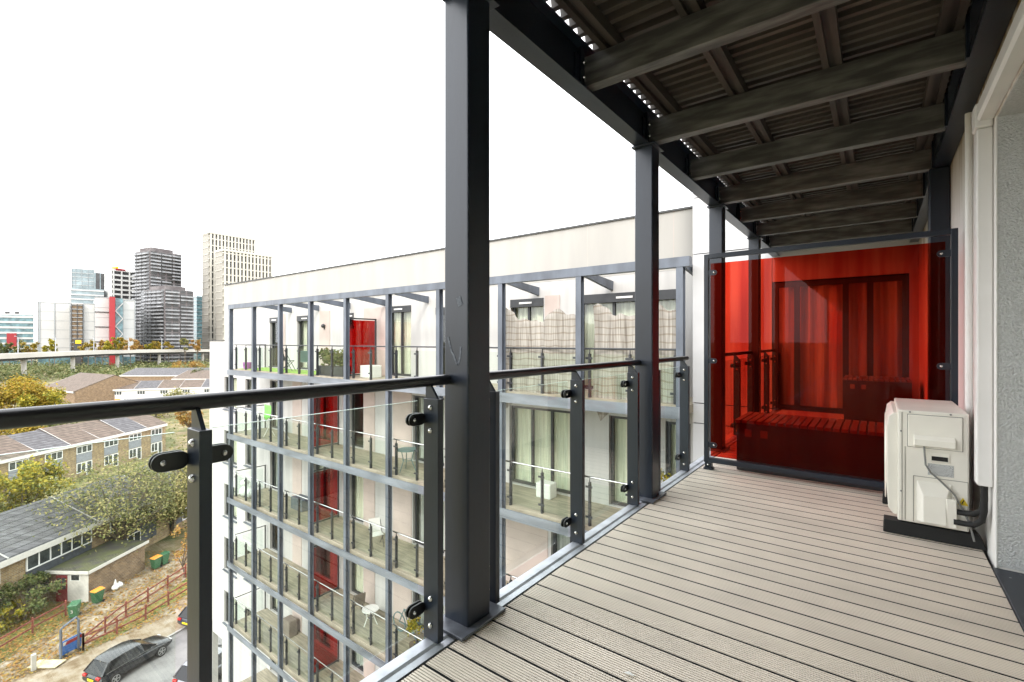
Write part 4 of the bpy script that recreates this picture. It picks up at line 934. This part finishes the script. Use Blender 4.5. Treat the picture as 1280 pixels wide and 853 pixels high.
def car(label, loc, rot, paint, L=4.6):
    t = thing('parked_car', label, 'car', loc, rot, 'cars parked in the street')
    st = [(0, .42, .55, .78), (.06, .30, .80, .86), (.5, .24, .92, .89), (1.2, .2, .95, .9), (2.4, .2, .94, .9), (3.1, .2, .92, .9), (3.7, .22, .84, .88), (4.25, .27, .74, .83), (4.5, .33, .62, .74), (4.58, .42, .5, .62)]
    b = MB(); vs = []; fs = []
    for (x, zb, zs, w_) in st:
        x *= L/4.58
        for (u, v) in ((-.72, zb), (-.97, zb+.1), (-1, (zb+zs)/2+.02), (-.95, zs), (-.6, zs+.035), (0, zs+.05), (.6, zs+.035), (.95, zs), (1, (zb+zs)/2+.02), (.97, zb+.1), (.72, zb)): vs.append((x, u*w_, v))
    m_ = 11
    for i in range(len(st)-1):
        for k in range(m_): fs.append((i*m_+k, i*m_+(k+1) % m_, (i+1)*m_+(k+1) % m_, (i+1)*m_+k))
    fs.append(tuple(range(m_))); fs.append(tuple(range((len(st)-1)*m_, len(st)*m_))[::-1])
    b.add(vs, fs); body = b.build('body', paint, t, local=True, smooth=True)
    sb = body.modifiers.new('sub', 'SUBSURF'); sb.levels = 1; sb.render_levels = 1
    # greenhouse
    k = L/4.58
    lo = [(.12*k, .80), (.5*k, .84), (1.6*k, .85), (2.6*k, .84), (3.45*k, .78)]; hi = [(.55*k, .60), (.75*k, .64), (1.5*k, .66), (2.2*k, .65), (2.55*k, .60)]
    zh = [1.36, 1.43, 1.47, 1.45, 1.38]; zl = [.9, .95, .97, .96, .92]
    b = MB(); vs = []
    for (a, c, h_, l__) in zip(lo, hi, zh, zl): vs += [(a[0], -a[1], l__-.04), (c[0], -c[1], h_), (c[0], c[1], h_), (a[0], a[1], l__-.04)]
    fs = []
    for i in range(4): fs += [(4*i, 4*i+4, 4*i+5, 4*i+1), (4*i+3, 4*i+2, 4*i+6, 4*i+7)]
    fs += [(0, 1, 2, 3), (16, 19, 18, 17)]
    b.add(vs, fs).build('car_windows', M['car_glass'], t, local=True)
    b = MB(); vs = []
    for (c, h_) in zip(hi, zh): vs += [(c[0], -c[1]-.01, h_-.01), (c[0], -c[1]*.75, h_+.035), (c[0], c[1]*.75, h_+.035), (c[0], c[1]+.01, h_-.01)]
    fs = [(4*i+j, 4*i+4+j, 4*i+5+j, 4*i+1+j) for i in range(4) for j in range(3)]
    b.add(vs, fs); 
    for s in (-1, 1):
        for i in (0, 2, 4):
            a, c = lo[i], hi[i]; b.bar((a[0], s*a[1]*1.0, zl[i]-.02), (c[0], s*c[1]*1.01, zh[i]), .09 if i != 2 else .06, .04)
    b.build('roof', paint, t, local=True, smooth=True, recalc=False)
    for x in (.85*k, 3.65*k):
        for s in (-1, 1):
            wh = MB().tube([(x, s*.68, .33), (x, s*.70, .33), (x, s*.89, .33), (x, s*.905, .33)], [.3, .33, .33, .29], 22).build('wheel', M['rubber'], t, local=True, smooth=True)
            b = MB()
            for i in range(5): a = 2*PI*i/5; b.bar((x, s*.908, .33), (x+.22*math.cos(a), s*.908, .33+.22*math.sin(a)), .06, .02, up=(0, 1, 0))
            b.tube([(x+.22*math.cos(2*PI*i/20), s*.905, .33+.22*math.sin(2*PI*i/20)) for i in range(21)], .02, 5)
            b.build('rim', M['alloy'], wh, local=True)
    for s in (-1, 1):
        box(.0*k, .14*k, s*.58-.14, s*.58+.16, .68, .82).build('tail_lamp', M['lamp_red'], t, local=True, bevel=.02)
        box(4.38*k, 4.54*k, s*.52-.14, s*.52+.14, .55, .66).build('headlamp', M['alloy'], t, local=True, bevel=.03)
        MB().sphere((2.95*k, s*.98, .98), .09, 8, 6, .8).build('wing_mirror', paint, t, local=True)
    box(-.015*k, .02*k, -.26, .26, .52, .64).build('number_plate', M['yellow'], t, local=True)
    b = MB()
    for s in (-1, 1): b.bar((.3*k, s*.86, .915), (3.4*k, s*.855, .93), .012, .02)
    b.build('window_trim', M['bolt'], t, local=True)
    return t
A = at_z(103, 857); B = at_z(200, 816); dv = B-A; ra = math.atan2(KD.y, KD.x)

Nn = KN
c0 = KA+KN*1.05
s0 = (at_z(106, 853)-KA).dot(KD)
def on_road(s, off): p = KA+KD*s+KN*off; return (p.x, p.y, GZ+.004)
car('glossy black estate car parked at the kerb beside the blue barrier', on_road(s0-.35, .55), ra, M['car_black'], 4.4)
car('dark car with yellow plate parked ahead of the black estate, behind the balcony post', (at_z(231, 790).x, at_z(231, 790).y, GZ+.004), ra, M['car_dark'], 4.3)
car('silver car at the bottom of the road, half hidden by the balcony post', on_road(s0+1.0, 6.1), ra, M['car_grey'], 4.3)
car('dark car beside the corner of the white block, right of the balcony post', on_road(s0+8.5, 6.0), ra, M['car_dark'], 4.5)

# ================================================================== TREES AND SCRUB
def leaf(b, p, s, flat=.35):
    u = Vector((random.gauss(0,1), random.gauss(0,1), random.gauss(0,flat*2))).normalized(); v = u.cross(Vector((random.gauss(0,.6), random.gauss(0,.6), 1))).normalized()
    b.quad(p-u*s, p-v*s*.55, p+u*s, p+v*s*.55)
def tree(name, label, base, h, cr, ch, n, size, m, clumps=26, trunk_r=.18, gap=.8, group=None, cat='tree'):
    t = thing(name, label, cat, (base.x, base.y, GZ), 0, group); B0 = Vector((base.x, base.y, GZ)); top = B0+Vector((0,0,h))
    cc = B0+Vector((0,0,h-ch/2)); cl = []
    for _ in range(clumps):
        while True:
            d = Vector((random.uniform(-1,1), random.uniform(-1,1), random.uniform(-1,1)))
            if .25 < d.length < 1: break
        cl.append(cc+Vector((d.x*cr*.85, d.y*cr*.85, d.z*ch*.43)))
    tb = MB(); fork = B0+Vector((random.uniform(-.3,.3), random.uniform(-.3,.3), max(.8, h-ch)*.9)); tb.tube([B0, B0.lerp(fork, .5)+Vector((.06,.04,0)), fork], [trunk_r*1.25, trunk_r, trunk_r*.85], 8)
    for c in cl[::2]:
        mid = fork.lerp(c, .5)+Vector((0,0,.1*h*.3)); tb.tube([fork, mid, c], [trunk_r*.55, trunk_r*.33, trunk_r*.12], 5, cap=False)
    for c in cl[1::2]:
        c2 = random.choice(cl); tb.tube([c2, c2.lerp(c, .5)+Vector((0, 0, .15)), c], [trunk_r*.16, trunk_r*.11, trunk_r*.05], 4, cap=False)
    tb.build('trunk', M['bark'], t)
    b = MB()
    for i in range(n):
        c = random.choice(cl); r = cr*.34*random.uniform(.6, 1.15)
        d = Vector((random.gauss(0,1), random.gauss(0,1), random.gauss(0,.8))).normalized()*r*random.random()**.5
        leaf(b, c+d*gap, size*random.uniform(.6, 1.4))
    b.build('crown', m, t, recalc=False); return t
tree('autumn_tree', 'yellow and green leafy tree at the left edge beyond the slate roof', at_z(26, 672), 8.2, 4.2, 6.8, 10500, .17, M['leaf_yg'], 44, .2)
tree('sprawling_tree', 'wide sprawling tree with sparse olive leaves over the terrace in front', at_z(150, 702), 9.2, 6.6, 7.0, 12500, .115, M['leaf_ol'], 70, .25, .95)
tree('sprawling_tree', 'olive leaved tree right behind the balcony post, beside the middle terrace', at_z(216, 668), 9.5, 4.8, 8.2, 8500, .14, M['leaf_ol'], 36, .22, .95)
tree('autumn_tree', 'bright yellow tree at the left edge just above the handrail', at_z(14, 545), 12.5, 9, 11, 15000, .27, M['leaf_yel'], 40, .25, group=None)
tree('autumn_tree', 'pale green and yellow tree above the handrail right of the bright yellow one', at_z(58, 545), 11.0, 6.0, 9.5, 7500, .25, M['leaf_yg'], 26, .25)
tree('autumn_tree', 'low yellow tree behind the handrail beside the middle terrace roof', at_z(10, 592), 8.5, 5.5, 7.0, 6000, .2, M['leaf_yel'], 26, .2)
tree('garden_shrub', 'dark green shrub in front of the brick house at lower left', at_z(30, 775), 3.4, 2.2, 3.1, 3600, .11, M['leaf_gr'], 22, .08, cat='shrub')
tree('garden_shrub', 'yellow-green shrub at the left edge by the garden fence', at_z(4, 790), 2.0, 1.5, 1.8, 1500, .09, M['leaf_yg'], 12, .06, cat='shrub')
tree('autumn_tree', 'thin brown twigged young tree on the grass bank beside the balcony post', at_z(231, 722), 5.0, 1.6, 4, 700, .09, M['leaf_or'], 14, .08)
far = [(236, 541, 6, 3.2, 'leaf_or', 'brown leaved young tree right of the middle terrace, by the balcony post'), (182, 556, 5, 4, 'leaf_ol', 'olive bush in front of the far end of the middle terrace'), (222, 512, 6, 6, 'leaf_ol', 'olive tree beyond the far end of the middle terrace'), (245, 470, 9, 6, 'leaf_or', 'orange tree beside the corner of the white block'), (214, 473, 7, 6.5, 'leaf_yel', 'pale yellow tree left of the orange one near the white block'),
       (252, 481, 7.5, 6, 'leaf_gr', 'round green tree touching the corner of the white block'), (225, 466, 8, 5, 'leaf_or', 'rusty tree behind the pale yellow one near the white block'),
       (118, 501, 4, 4, 'leaf_gr', 'green bush in front of the far terrace, just above the handrail'), (155, 540, 4, 3.5, 'leaf_gr', 'green bush below the handrail between two terraces'),
       (195, 522, 3.5, 5, 'leaf_yg', 'yellow-green bush at the far end of the middle terrace'), (70, 548, 3.5, 4, 'leaf_gr', 'dark hedge bush just below the handrail at the left')]
for px, py, h, cr, m, lb in far:
    tree('distant_tree', lb, at_z(px, py), h, cr, h*.85, 1900, .26, M[m], 20, .2, cat='tree')
# scrub beyond the estate: a mass
b = MB()
for _ in range(3000):
    px = random.uniform(-420, 262); d = random.uniform(240, 430); t_ = (px-640)/FPX
    p = FW*d+RT*(d*t_); rr = random.uniform(1.6, 4.2); hh = random.uniform(.6, 1.2)
    for _k in range(16):
        q = Vector((p.x+random.gauss(0, rr*.6), p.y+random.gauss(0, rr*.6), GZ+abs(random.gauss(0, 2.2))*hh+.3)); leaf(b, q, random.uniform(.45, .95))
o = b.build('scrub', leaf_mat('scrub_leaves', [(.06, .085, .03), (.10, .125, .045), (.15, .16, .06), (.2, .19, .09)]), recalc=False); o['kind'] = 'stuff'; o['label'] = 'broad belt of green scrub below the elevated road'

b = MB()
for _ in range(5200):
    px = random.uniform(-20, 240); py = random.uniform(495, 665); p = at_z(px, py); r_ = random.uniform(.12, .4)
    q = Vector((p.x, p.y, GZ+random.random()**2*.7+.05)); leaf(b, q, r_)
o = b.build('undergrowth', M['leaf_ol'], recalc=False); o['kind'] = 'stuff'; o['label'] = 'low weeds and bushes on the open ground between the terraces'
b = MB()
for _ in range(5500):
    px = random.uniform(-20, 238); f = random.random(); y0 = 815-px*.42; py = y0+random.uniform(-50, 45)
    p = at_z(px, max(690, py)); leaf(b, Vector((p.x, p.y, GZ+.05+random.random()*.03)), random.uniform(.05, .13), .1)
o = b.build('fallen_leaves', M['leaf_or'], recalc=False); o['kind'] = 'stuff'; o['label'] = 'brown autumn leaves scattered over the path and pavement'

# ================================================================== ELEVATED ROAD
vi = thing('viaduct', 'long pale concrete elevated road curving past below the skyline', 'bridge', tuple(at_d(120, 480, 330)[:2])+(GZ,))
pth = [at_d(-120, 446, 200), at_d(-40, 445.5, 225), at_d(40, 442.5, 265), at_d(120, 439.5, 315), at_d(190, 438, 370), at_d(262, 437.6, 430), at_d(330, 437.4, 500)]
def catm(P, k=8):
    out = []
    for i in range(len(P)-1):
        p0 = P[max(0, i-1)]; p1 = P[i]; p2 = P[i+1]; p3 = P[min(len(P)-1, i+2)]
        for j in range(k):
            t_ = j/k; out.append(.5*((2*p1)+(p2-p0)*t_+(2*p0-5*p1+4*p2-p3)*t_*t_+(3*p1-p0-3*p2+p3)*t_**3))
    out.append(P[-1]); return out
cv_ = catm(pth)
def sweep(name, sec, m, parent, zoff=0):
    b = MB(); vs = []; fs = []; n = len(sec)
    for i, p in enumerate(cv_):
        d = (cv_[min(i+1, len(cv_)-1)]-cv_[max(i-1, 0)]); d.z = 0; d.normalize(); s = Vector((d.y, -d.x, 0))
        for (u, v) in sec: vs.append((p.x+s.x*u, p.y+s.y*u, p.z+v))
    for i in range(len(cv_)-1):
        for k in range(n): fs.append((i*n+k, i*n+(k+1) % n, (i+1)*n+(k+1) % n, (i+1)*n+k))
    b.add(vs, fs); return b.build(name, m, parent)
sweep('deck', [(-6, -.6), (6, -.6), (6, -1.6), (-6, -1.6)], M['concrete'], vi)
sweep('parapet', [(6.01, .6), (6.3, .6), (6.3, -1.7), (6.01, -1.7)], M['concrete'], vi)
sweep('parapet', [(-6.3, .6), (-6.01, .6), (-6.01, -1.7), (-6.3, -1.7)], M['concrete'], vi)
sweep('girder', [(-4.5, -1.61), (4.5, -1.61), (4.0, -3.0), (-4.0, -3.0)], M['conc_dark'], vi)
for i in range(3, len(cv_)-1, 6):
    p = cv_[i]; b = MB(); b.tube([(p.x, p.y, GZ), (p.x, p.y, p.z-3.0)], 1.1, 10); b.build('pier', M['concrete'], vi)
for i in range(2, len(cv_)-2, 5):
    p = cv_[i]; t = thing('street_lamp', 'slim tall grey lamp post on the elevated road', 'lamp post', (p.x, p.y+6.4, p.z-.6), 0, 'lamp posts on the elevated road')
    MB().tube([(p.x, p.y+6.4, p.z-.6), (p.x, p.y+6.4, p.z+9), (p.x+.5, p.y+5.9, p.z+9.6)], [.2, .14, .1], 6).build('pole', M['galv_light'], t)
    MB().bar((p.x+.5, p.y+5.9, p.z+9.6), (p.x+1.4, p.y+5.0, p.z+9.7), .4, .18).build('lamp_head', M['galv_light'], t)
# autumn trees along the elevated road
yl = [(3, 434, 'leaf_gr'), (12, 433, 'leaf_gr'), (26, 433, 'leaf_ol'), (39, 432, 'leaf_yel'), (62, 432, 'leaf_yg'), (68, 433, 'leaf_yg'), (110, 432, 'leaf_yel'), (119, 433, 'leaf_yel'), (128, 433, 'leaf_or'),
      (136, 431, 'leaf_yg'), (146, 428, 'leaf_yg'), (154, 428, 'leaf_yel'), (163, 430, 'leaf_or'), (176, 433, 'leaf_or'), (188, 433, 'leaf_yg'), (198, 432, 'leaf_yel'), (211, 433, 'leaf_yel'), (231, 431, 'leaf_ol'), (246, 431, 'leaf_or')]
RL = ['dark green tree at the far left edge above the elevated road', 'green tree left of the red box of the low office', 'olive tree in front of the red box of the low office',
      'yellow tree in the gap between the low office and the big white hall', 'yellow-green tree in front of the big white hall, left of a pair', 'yellow-green tree in front of the big white hall, right of a pair',
      'yellow tree in front of the narrow white hall, just right of the stair tower', 'yellow tree in front of the jointed white hall, at its left corner', 'orange tree in front of the middle of the jointed white hall',
      'yellow-green tree at the foot of the red fin', 'tall yellow-green tree in front of the green glass strip', 'bright yellow tree in front of the white hall next to the dark tower',
      'orange tree at the left corner of the dark tower', 'low orange tree below the dark brick tower', 'yellow-green tree below the join of the dark tower and its lower wing',
      'yellow tree below the left half of the lower dark wing', 'yellow tree below the middle of the lower dark wing', 'olive tree at the right corner of the lower dark wing', 'orange tree below the teal glass tower']
for i, (px, py, m) in enumerate(yl):
    d = 345 if px < 165 else 388; p = at_d(px, 430, d); top = EYE+(CY-(py-9))/FPX*d; pass
    t = tree('roadside_tree', RL[i], p, top-GZ, 4.4 if i % 3 else 5.8, 13, 900, .6, M[m], 16, .25, group='autumn trees behind the elevated road')

# ================================================================== SKYLINE
def block(name, label, pxl, pxc, pxr, ytop, d, zb=GZ, cat='tower', rot=0):
    """near vertical edge at pxc and depth d; left face runs along local -x to pxl, right face along local +y to pxr"""
    C = at_d(pxc, ytop, d); t = thing(name, label, cat, (C.x, C.y, zb), rot); H = C.z-zb
    xd = Vector((math.cos(rot), math.sin(rot))); yd = Vector((-math.sin(rot), math.cos(rot)))
    def run(px, v):
        q = FW+RT*((px-640)/FPX); return -(q.x*C.y-q.y*C.x)/(q.x*v.y-q.y*v.x)
    return t, -run(pxl, xd), run(pxr, yd), H
def core(t, LX, LY, H, m): return box(-LX, 0, 0, LY, 0, H).build('core', m, t, local=True)
def bands_(t, name, LX, LY, H, step, th, pr, m, z0=0, faces='xy', off=0):
    b = MB(); z_ = z0
    while z_ < H-.3:
        if 'y' in faces: b.box(-LX, .0, -pr, -.02, z_+off, z_+off+th)
        if 'x' in faces: b.box(.02, pr, -pr, LY, z_+off, z_+off+th)
        z_ += step
    return b.build(name, m, t, local=True)
def fins(t, name, LX, LY, H, step, th, pr, m, faces='xy', z0=0):
    b = MB()
    if 'x' in faces:
        n = max(1, round(LY/step))
        for i in range(n+1): y = (LY-th)*i/n; b.box(.015, pr, y, y+th, z0, H)
    if 'y' in faces:
        n = max(1, round(LX/step))
        for i in range(n+1): x = -LX+(LX-th)*i/n; b.box(x, x+th, -pr, -.015, z0, H)
    return b.build(name, m, t, local=True)
# cream grid towers
for lb, a, c, r_, yt, d in (('tallest cream gridded tower on the skyline, left and behind its twin', 254, 262, 319, 292, 470), ('lower cream gridded tower just above the roof of the white block', 271, 279.5, 340, 314, 440)):
    t, LX, LY, H = block('gridded_tower', lb, a, c, r_, yt, d); core(t, LX, LY, H, M['tw_glass'])
    box(-LX-.3, .0, -.9, -.02, 0, H).build('side_wall', M['tw_side'], t, local=True)
    bands_(t, 'side_band', LX, LY, H, 6.6, .6, 1.2, M['tw_white'], faces='y')
    bands_(t, 'floor_band', LX, LY, H, 6.6, 1.1, 1.0, M['tw_white'], faces='x', off=2)
    fins(t, 'mullion', LX, LY, H, 3.4, 1.6, 1.3, M['tw_white'], faces='x')
    box(-LX-.5, 1.5, -1.3, LY+.5, H, H+2.0).build('roof_edge', M['tw_white'], t, local=True)
# dark balcony tower and its lower wing
for lb, a, c, r_, yt, d in (('tall dark brick tower with stacked grey balconies', 168.5, 187.5, 227, 312.5, 430), ('lower wing of the dark balcony tower, nearer and wider', 180, 206, 242, 361, 405)):
    t, LX, LY, H = block('balcony_tower', lb, a, c, r_, yt, d, rot=R(11)); core(t, LX, LY, H, M['tw_brick'])
    b = MB(); z_ = 3
    while z_ < H-1:
        n = max(1, int(LY/5.5))
        for i in range(n):
            y = LY*(i+.12)/n; b.box(.02, .15, y, y+LY/n*.72, z_+.3, z_+2.5)
        n = max(1, int(LX/5.5))
        for i in range(n):
            x = -LX+LX*(i+.12)/n; b.box(x, x+LX/n*.72, -.15, -.02, z_+.3, z_+2.5)
        z_ += 3.1
    b.build('window_band', M['tw_glass'], t, local=True)
    b = MB(); z_ = 3
    while z_ < H-1:
        seg = max(2, int(LY/8))
        for i in range(seg):
            if random.random() < .88: y = LY*i/seg; b.box(.16, 2.0, y+.3, y+LY/seg-.9, z_-.25, z_+1.0)
        seg = max(2, int(LX/7))
        for i in range(seg):
            x = -LX+LX*i/seg; b.box(x-.8, x+LX/seg-1.6, -2.0, -.16, z_-.25, z_+1.0)
        z_ += 3.1
    b.build('balcony_front', M['tw_balc'], t, local=True)
    box(-LX*.8, -1.5, 1.5, LY*.75, H, H+3).build('plant_room', M['tw_brick'], t, local=True)
# white windowless halls and stair tower in front
def hall(lb, a, r_, yt, d, seams, m=None):
    t, LX, LY, H = block('white_hall', lb, a-.3, a, r_, yt, d, cat='building', rot=R(-10)); LX = 40; core(t, LX, LY, H, m or M['tw_white2'])
    box(.01, .12, 0, LY, 0, 8).build('base_glazing', M['tw_teal'], t, local=True)
    b = MB()
    for s in seams: b.box(.121, .4, LY*s-.3, LY*s+.3, 8, H)
    for i in range(1, 6): b.box(.121, .16, 0, LY, 8+(H-8)*i/6, 8.2+(H-8)*i/6)
    b.build('cladding_seam', M['tw_seam'], t, local=True)
    b = MB(); b.box(-LX, .3, -.2, LY+.2, H, H+.5); b.build('roof_edge', M['tw_seam'], t, local=True); return t, LX, LY, H
hall('big white windowless hall with grey seams left of the brown stair tower', 47, 88.8, 378, 370, (0, .06, .5, .97))
t, LX, LY, H = block('stair_tower', 'brown stair tower between the white halls', 88.6, 89, 104, 380, 366, cat='stair tower', rot=R(-10)); LX = 30; core(t, LX, LY, H, M['tw_brown'])
bands_(t, 'landing', LX, LY, H, 3.2, .5, .6, M['tw_seam'], faces='x'); fins(t, 'post', LX, LY, H, 3.3, .4, .7, M['tw_glass'], faces='x')
hall('narrow white hall right of the brown stair tower', 104.2, 119, 380, 372, (.02, .98))
t, LX, LY, H = hall('white hall with black horizontal joints left of the red fin', 119.2, 137, 372, 370, ())
bands_(t, 'joint', LX, LY, H, (H-8)/4, .7, .5, M['coping'], z0=8, faces='x')
t, LX, LY, H = block('red_fin', 'tall red cladding fin between the white halls', 136.7, 137.2, 144, 371, 366, cat='building', rot=R(-10)); LX = 30; core(t, LX, LY, H, M['tw_red']); box(-LX, 0, 0, LY, H, H+.3).build('cap', M['coping'], t, local=True)
t, LX, LY, H = block('glass_atrium', 'dark green glass strip with diagonal bracing right of the red fin', 144, 144.3, 153.4, 373, 372, cat='building', rot=R(-10)); LX = 30; core(t, LX, LY, H, M['tw_teal'])
b = MB(); z_ = 2; k = 0
while z_ < H-6:
    b.bar((.4, 0 if k % 2 else LY, z_), (.4, LY if k % 2 else 0, z_+6), .6, .6); z_ += 6; k += 1
b.build('bracing', M['tw_white2'], t, local=True)
hall('white hall between the green glass strip and the dark tower', 153.5, 169, 376, 380, (.02, .98))
# buildings behind
t, LX, LY, H = block('glass_tower', 'pale blue glass office tower behind the white halls', 85.5, 86, 118, 335, 470, rot=R(-12)); LX = 30; core(t, LX, LY, H, M['tw_blueglass'])
bands_(t, 'floor_line', LX, LY, H, 4, .35, .25, M['tw_white2']); fins(t, 'mullion', LX, LY, H, 4.5, .3, .35, M['tw_seam']); box(.45, .7, 0, LY*.12, 0, H).build('corner_strip', M['tw_white2'], t, local=True)
t, LX, LY, H = block('black_glass_tower', 'narrow black glass tower behind the white halls', 118.2, 118.6, 132, 341, 480, rot=R(-12)); LX = 30; core(t, LX, LY, H, M['tw_glass']); fins(t, 'mullion', LX, LY, H, 5, .6, .5, M['tw_blueglass'])
t, LX, LY, H = block('low_glass_block', 'lower grey glass block in front of the pale glass tower', 88.6, 89, 130, 360, 440, cat='building', rot=R(-12)); LX = 30; core(t, LX, LY, H, M['tw_blueglass']); bands_(t, 'floor_line', LX, LY, H, 4.2, 1.2, .5, M['tw_white2'])
t, LX, LY, H = block('office_tower', 'white framed office tower with dark window strips left of the dark tower', 132, 141, 172, 338, 455, rot=R(8)); core(t, LX, LY, H, M['tw_glass'])
bands_(t, 'floor_band', LX, LY, H, 4.6, 1.7, .5, M['tw_white2']); fins(t, 'pier', LX, LY, H, 6, 1.0, .7, M['tw_white2'], faces='x'); box(-LX, .0, -.9, -.5, 0, H).build('side_wall', M['tw_white2'], t, local=True)
box(-LX*.7, .5, 2, LY*.5, H, H+2.2).build('roof_sign', M['tw_red'], t, local=True); box(-LX*.5, .6, 2, LY*.22, H+2.2, H+4).build('roof_sign', M['tw_yellow'], t, local=True)
t, LX, LY, H = block('teal_glass_tower', 'teal glass tower between the dark tower and the cream towers', 240, 246, 257, 370, 520); core(t, LX, LY, H, M['tw_teal']); bands_(t, 'floor_line', LX, LY, H, 4, .8, .4, M['tw_blueglass'])
t, LX, LY, H = block('low_office', 'low glazed office with a red box at the far left of the skyline', -20.5, -20, 42, 393, 380, cat='building', rot=R(-10)); LX = 30; core(t, LX, LY, H, M['tw_teal'])
bands_(t, 'floor_band', LX, LY, H, 4.4, 1.6, .5, M['tw_white2'], faces='x'); box(.51, 2.5, LY*.45, LY*.65, H*.35, H*.64).build('red_box', M['tw_red'], t, local=True)
b = box(-LX, 0, 0, LY, H, H+1); b.build('roof_slab', M['tw_white2'], t, local=True); box(-6, -3, LY*.4, LY*.5, H+1, H+3).build('plant_unit', M['coping'], t, local=True); box(-6, -3, LY*.6, LY*.7, H+1, H+3).build('plant_unit', M['coping'], t, local=True)
t, LX, LY, H = block('sign_board', 'small yellow board above a dark gate in front of the white halls', 92, 92.3, 101.5, 423, 362, cat='sign', rot=R(-10)); LX = 1; core(t, LX, LY, H, M['conc_dark']); box(.02, .5, LY*.2, LY, H-4.2, H-1.5).build('yellow_board', M['tw_yellow'], t, local=True)

# aeroplane
P = at_d(109, 168, 2600); t = thing('aeroplane', 'tiny aeroplane high in the pale sky at left', 'aeroplane', tuple(P), R(20))
b = MB(); b.tube([(-17, 0, 0), (-12, 0, 0), (12, 0, 0), (17, 0, .8)], [.6, 1.9, 1.9, .4], 10); b.build('fuselage', M['tw_seam'], t, local=True)
b = MB(); b.add([(-4, 0, -.8), (3, 0, -.8), (6, 16, 0), (3.5, 16, 0), (6, -16, 0), (3.5, -16, 0)], [(0,1,2,3), (1,0,5,4)]); o = b.build('wing', M['tw_seam'], t, local=True); o.modifiers.new('thick', 'SOLIDIFY').thickness = .4
b = MB(); b.prism([(12, 1), (16.5, 1), (17.5, 6), (15.5, 6)], -.2, .2, 'y'); b.build('tail_fin', M['tw_seam'], t, local=True)
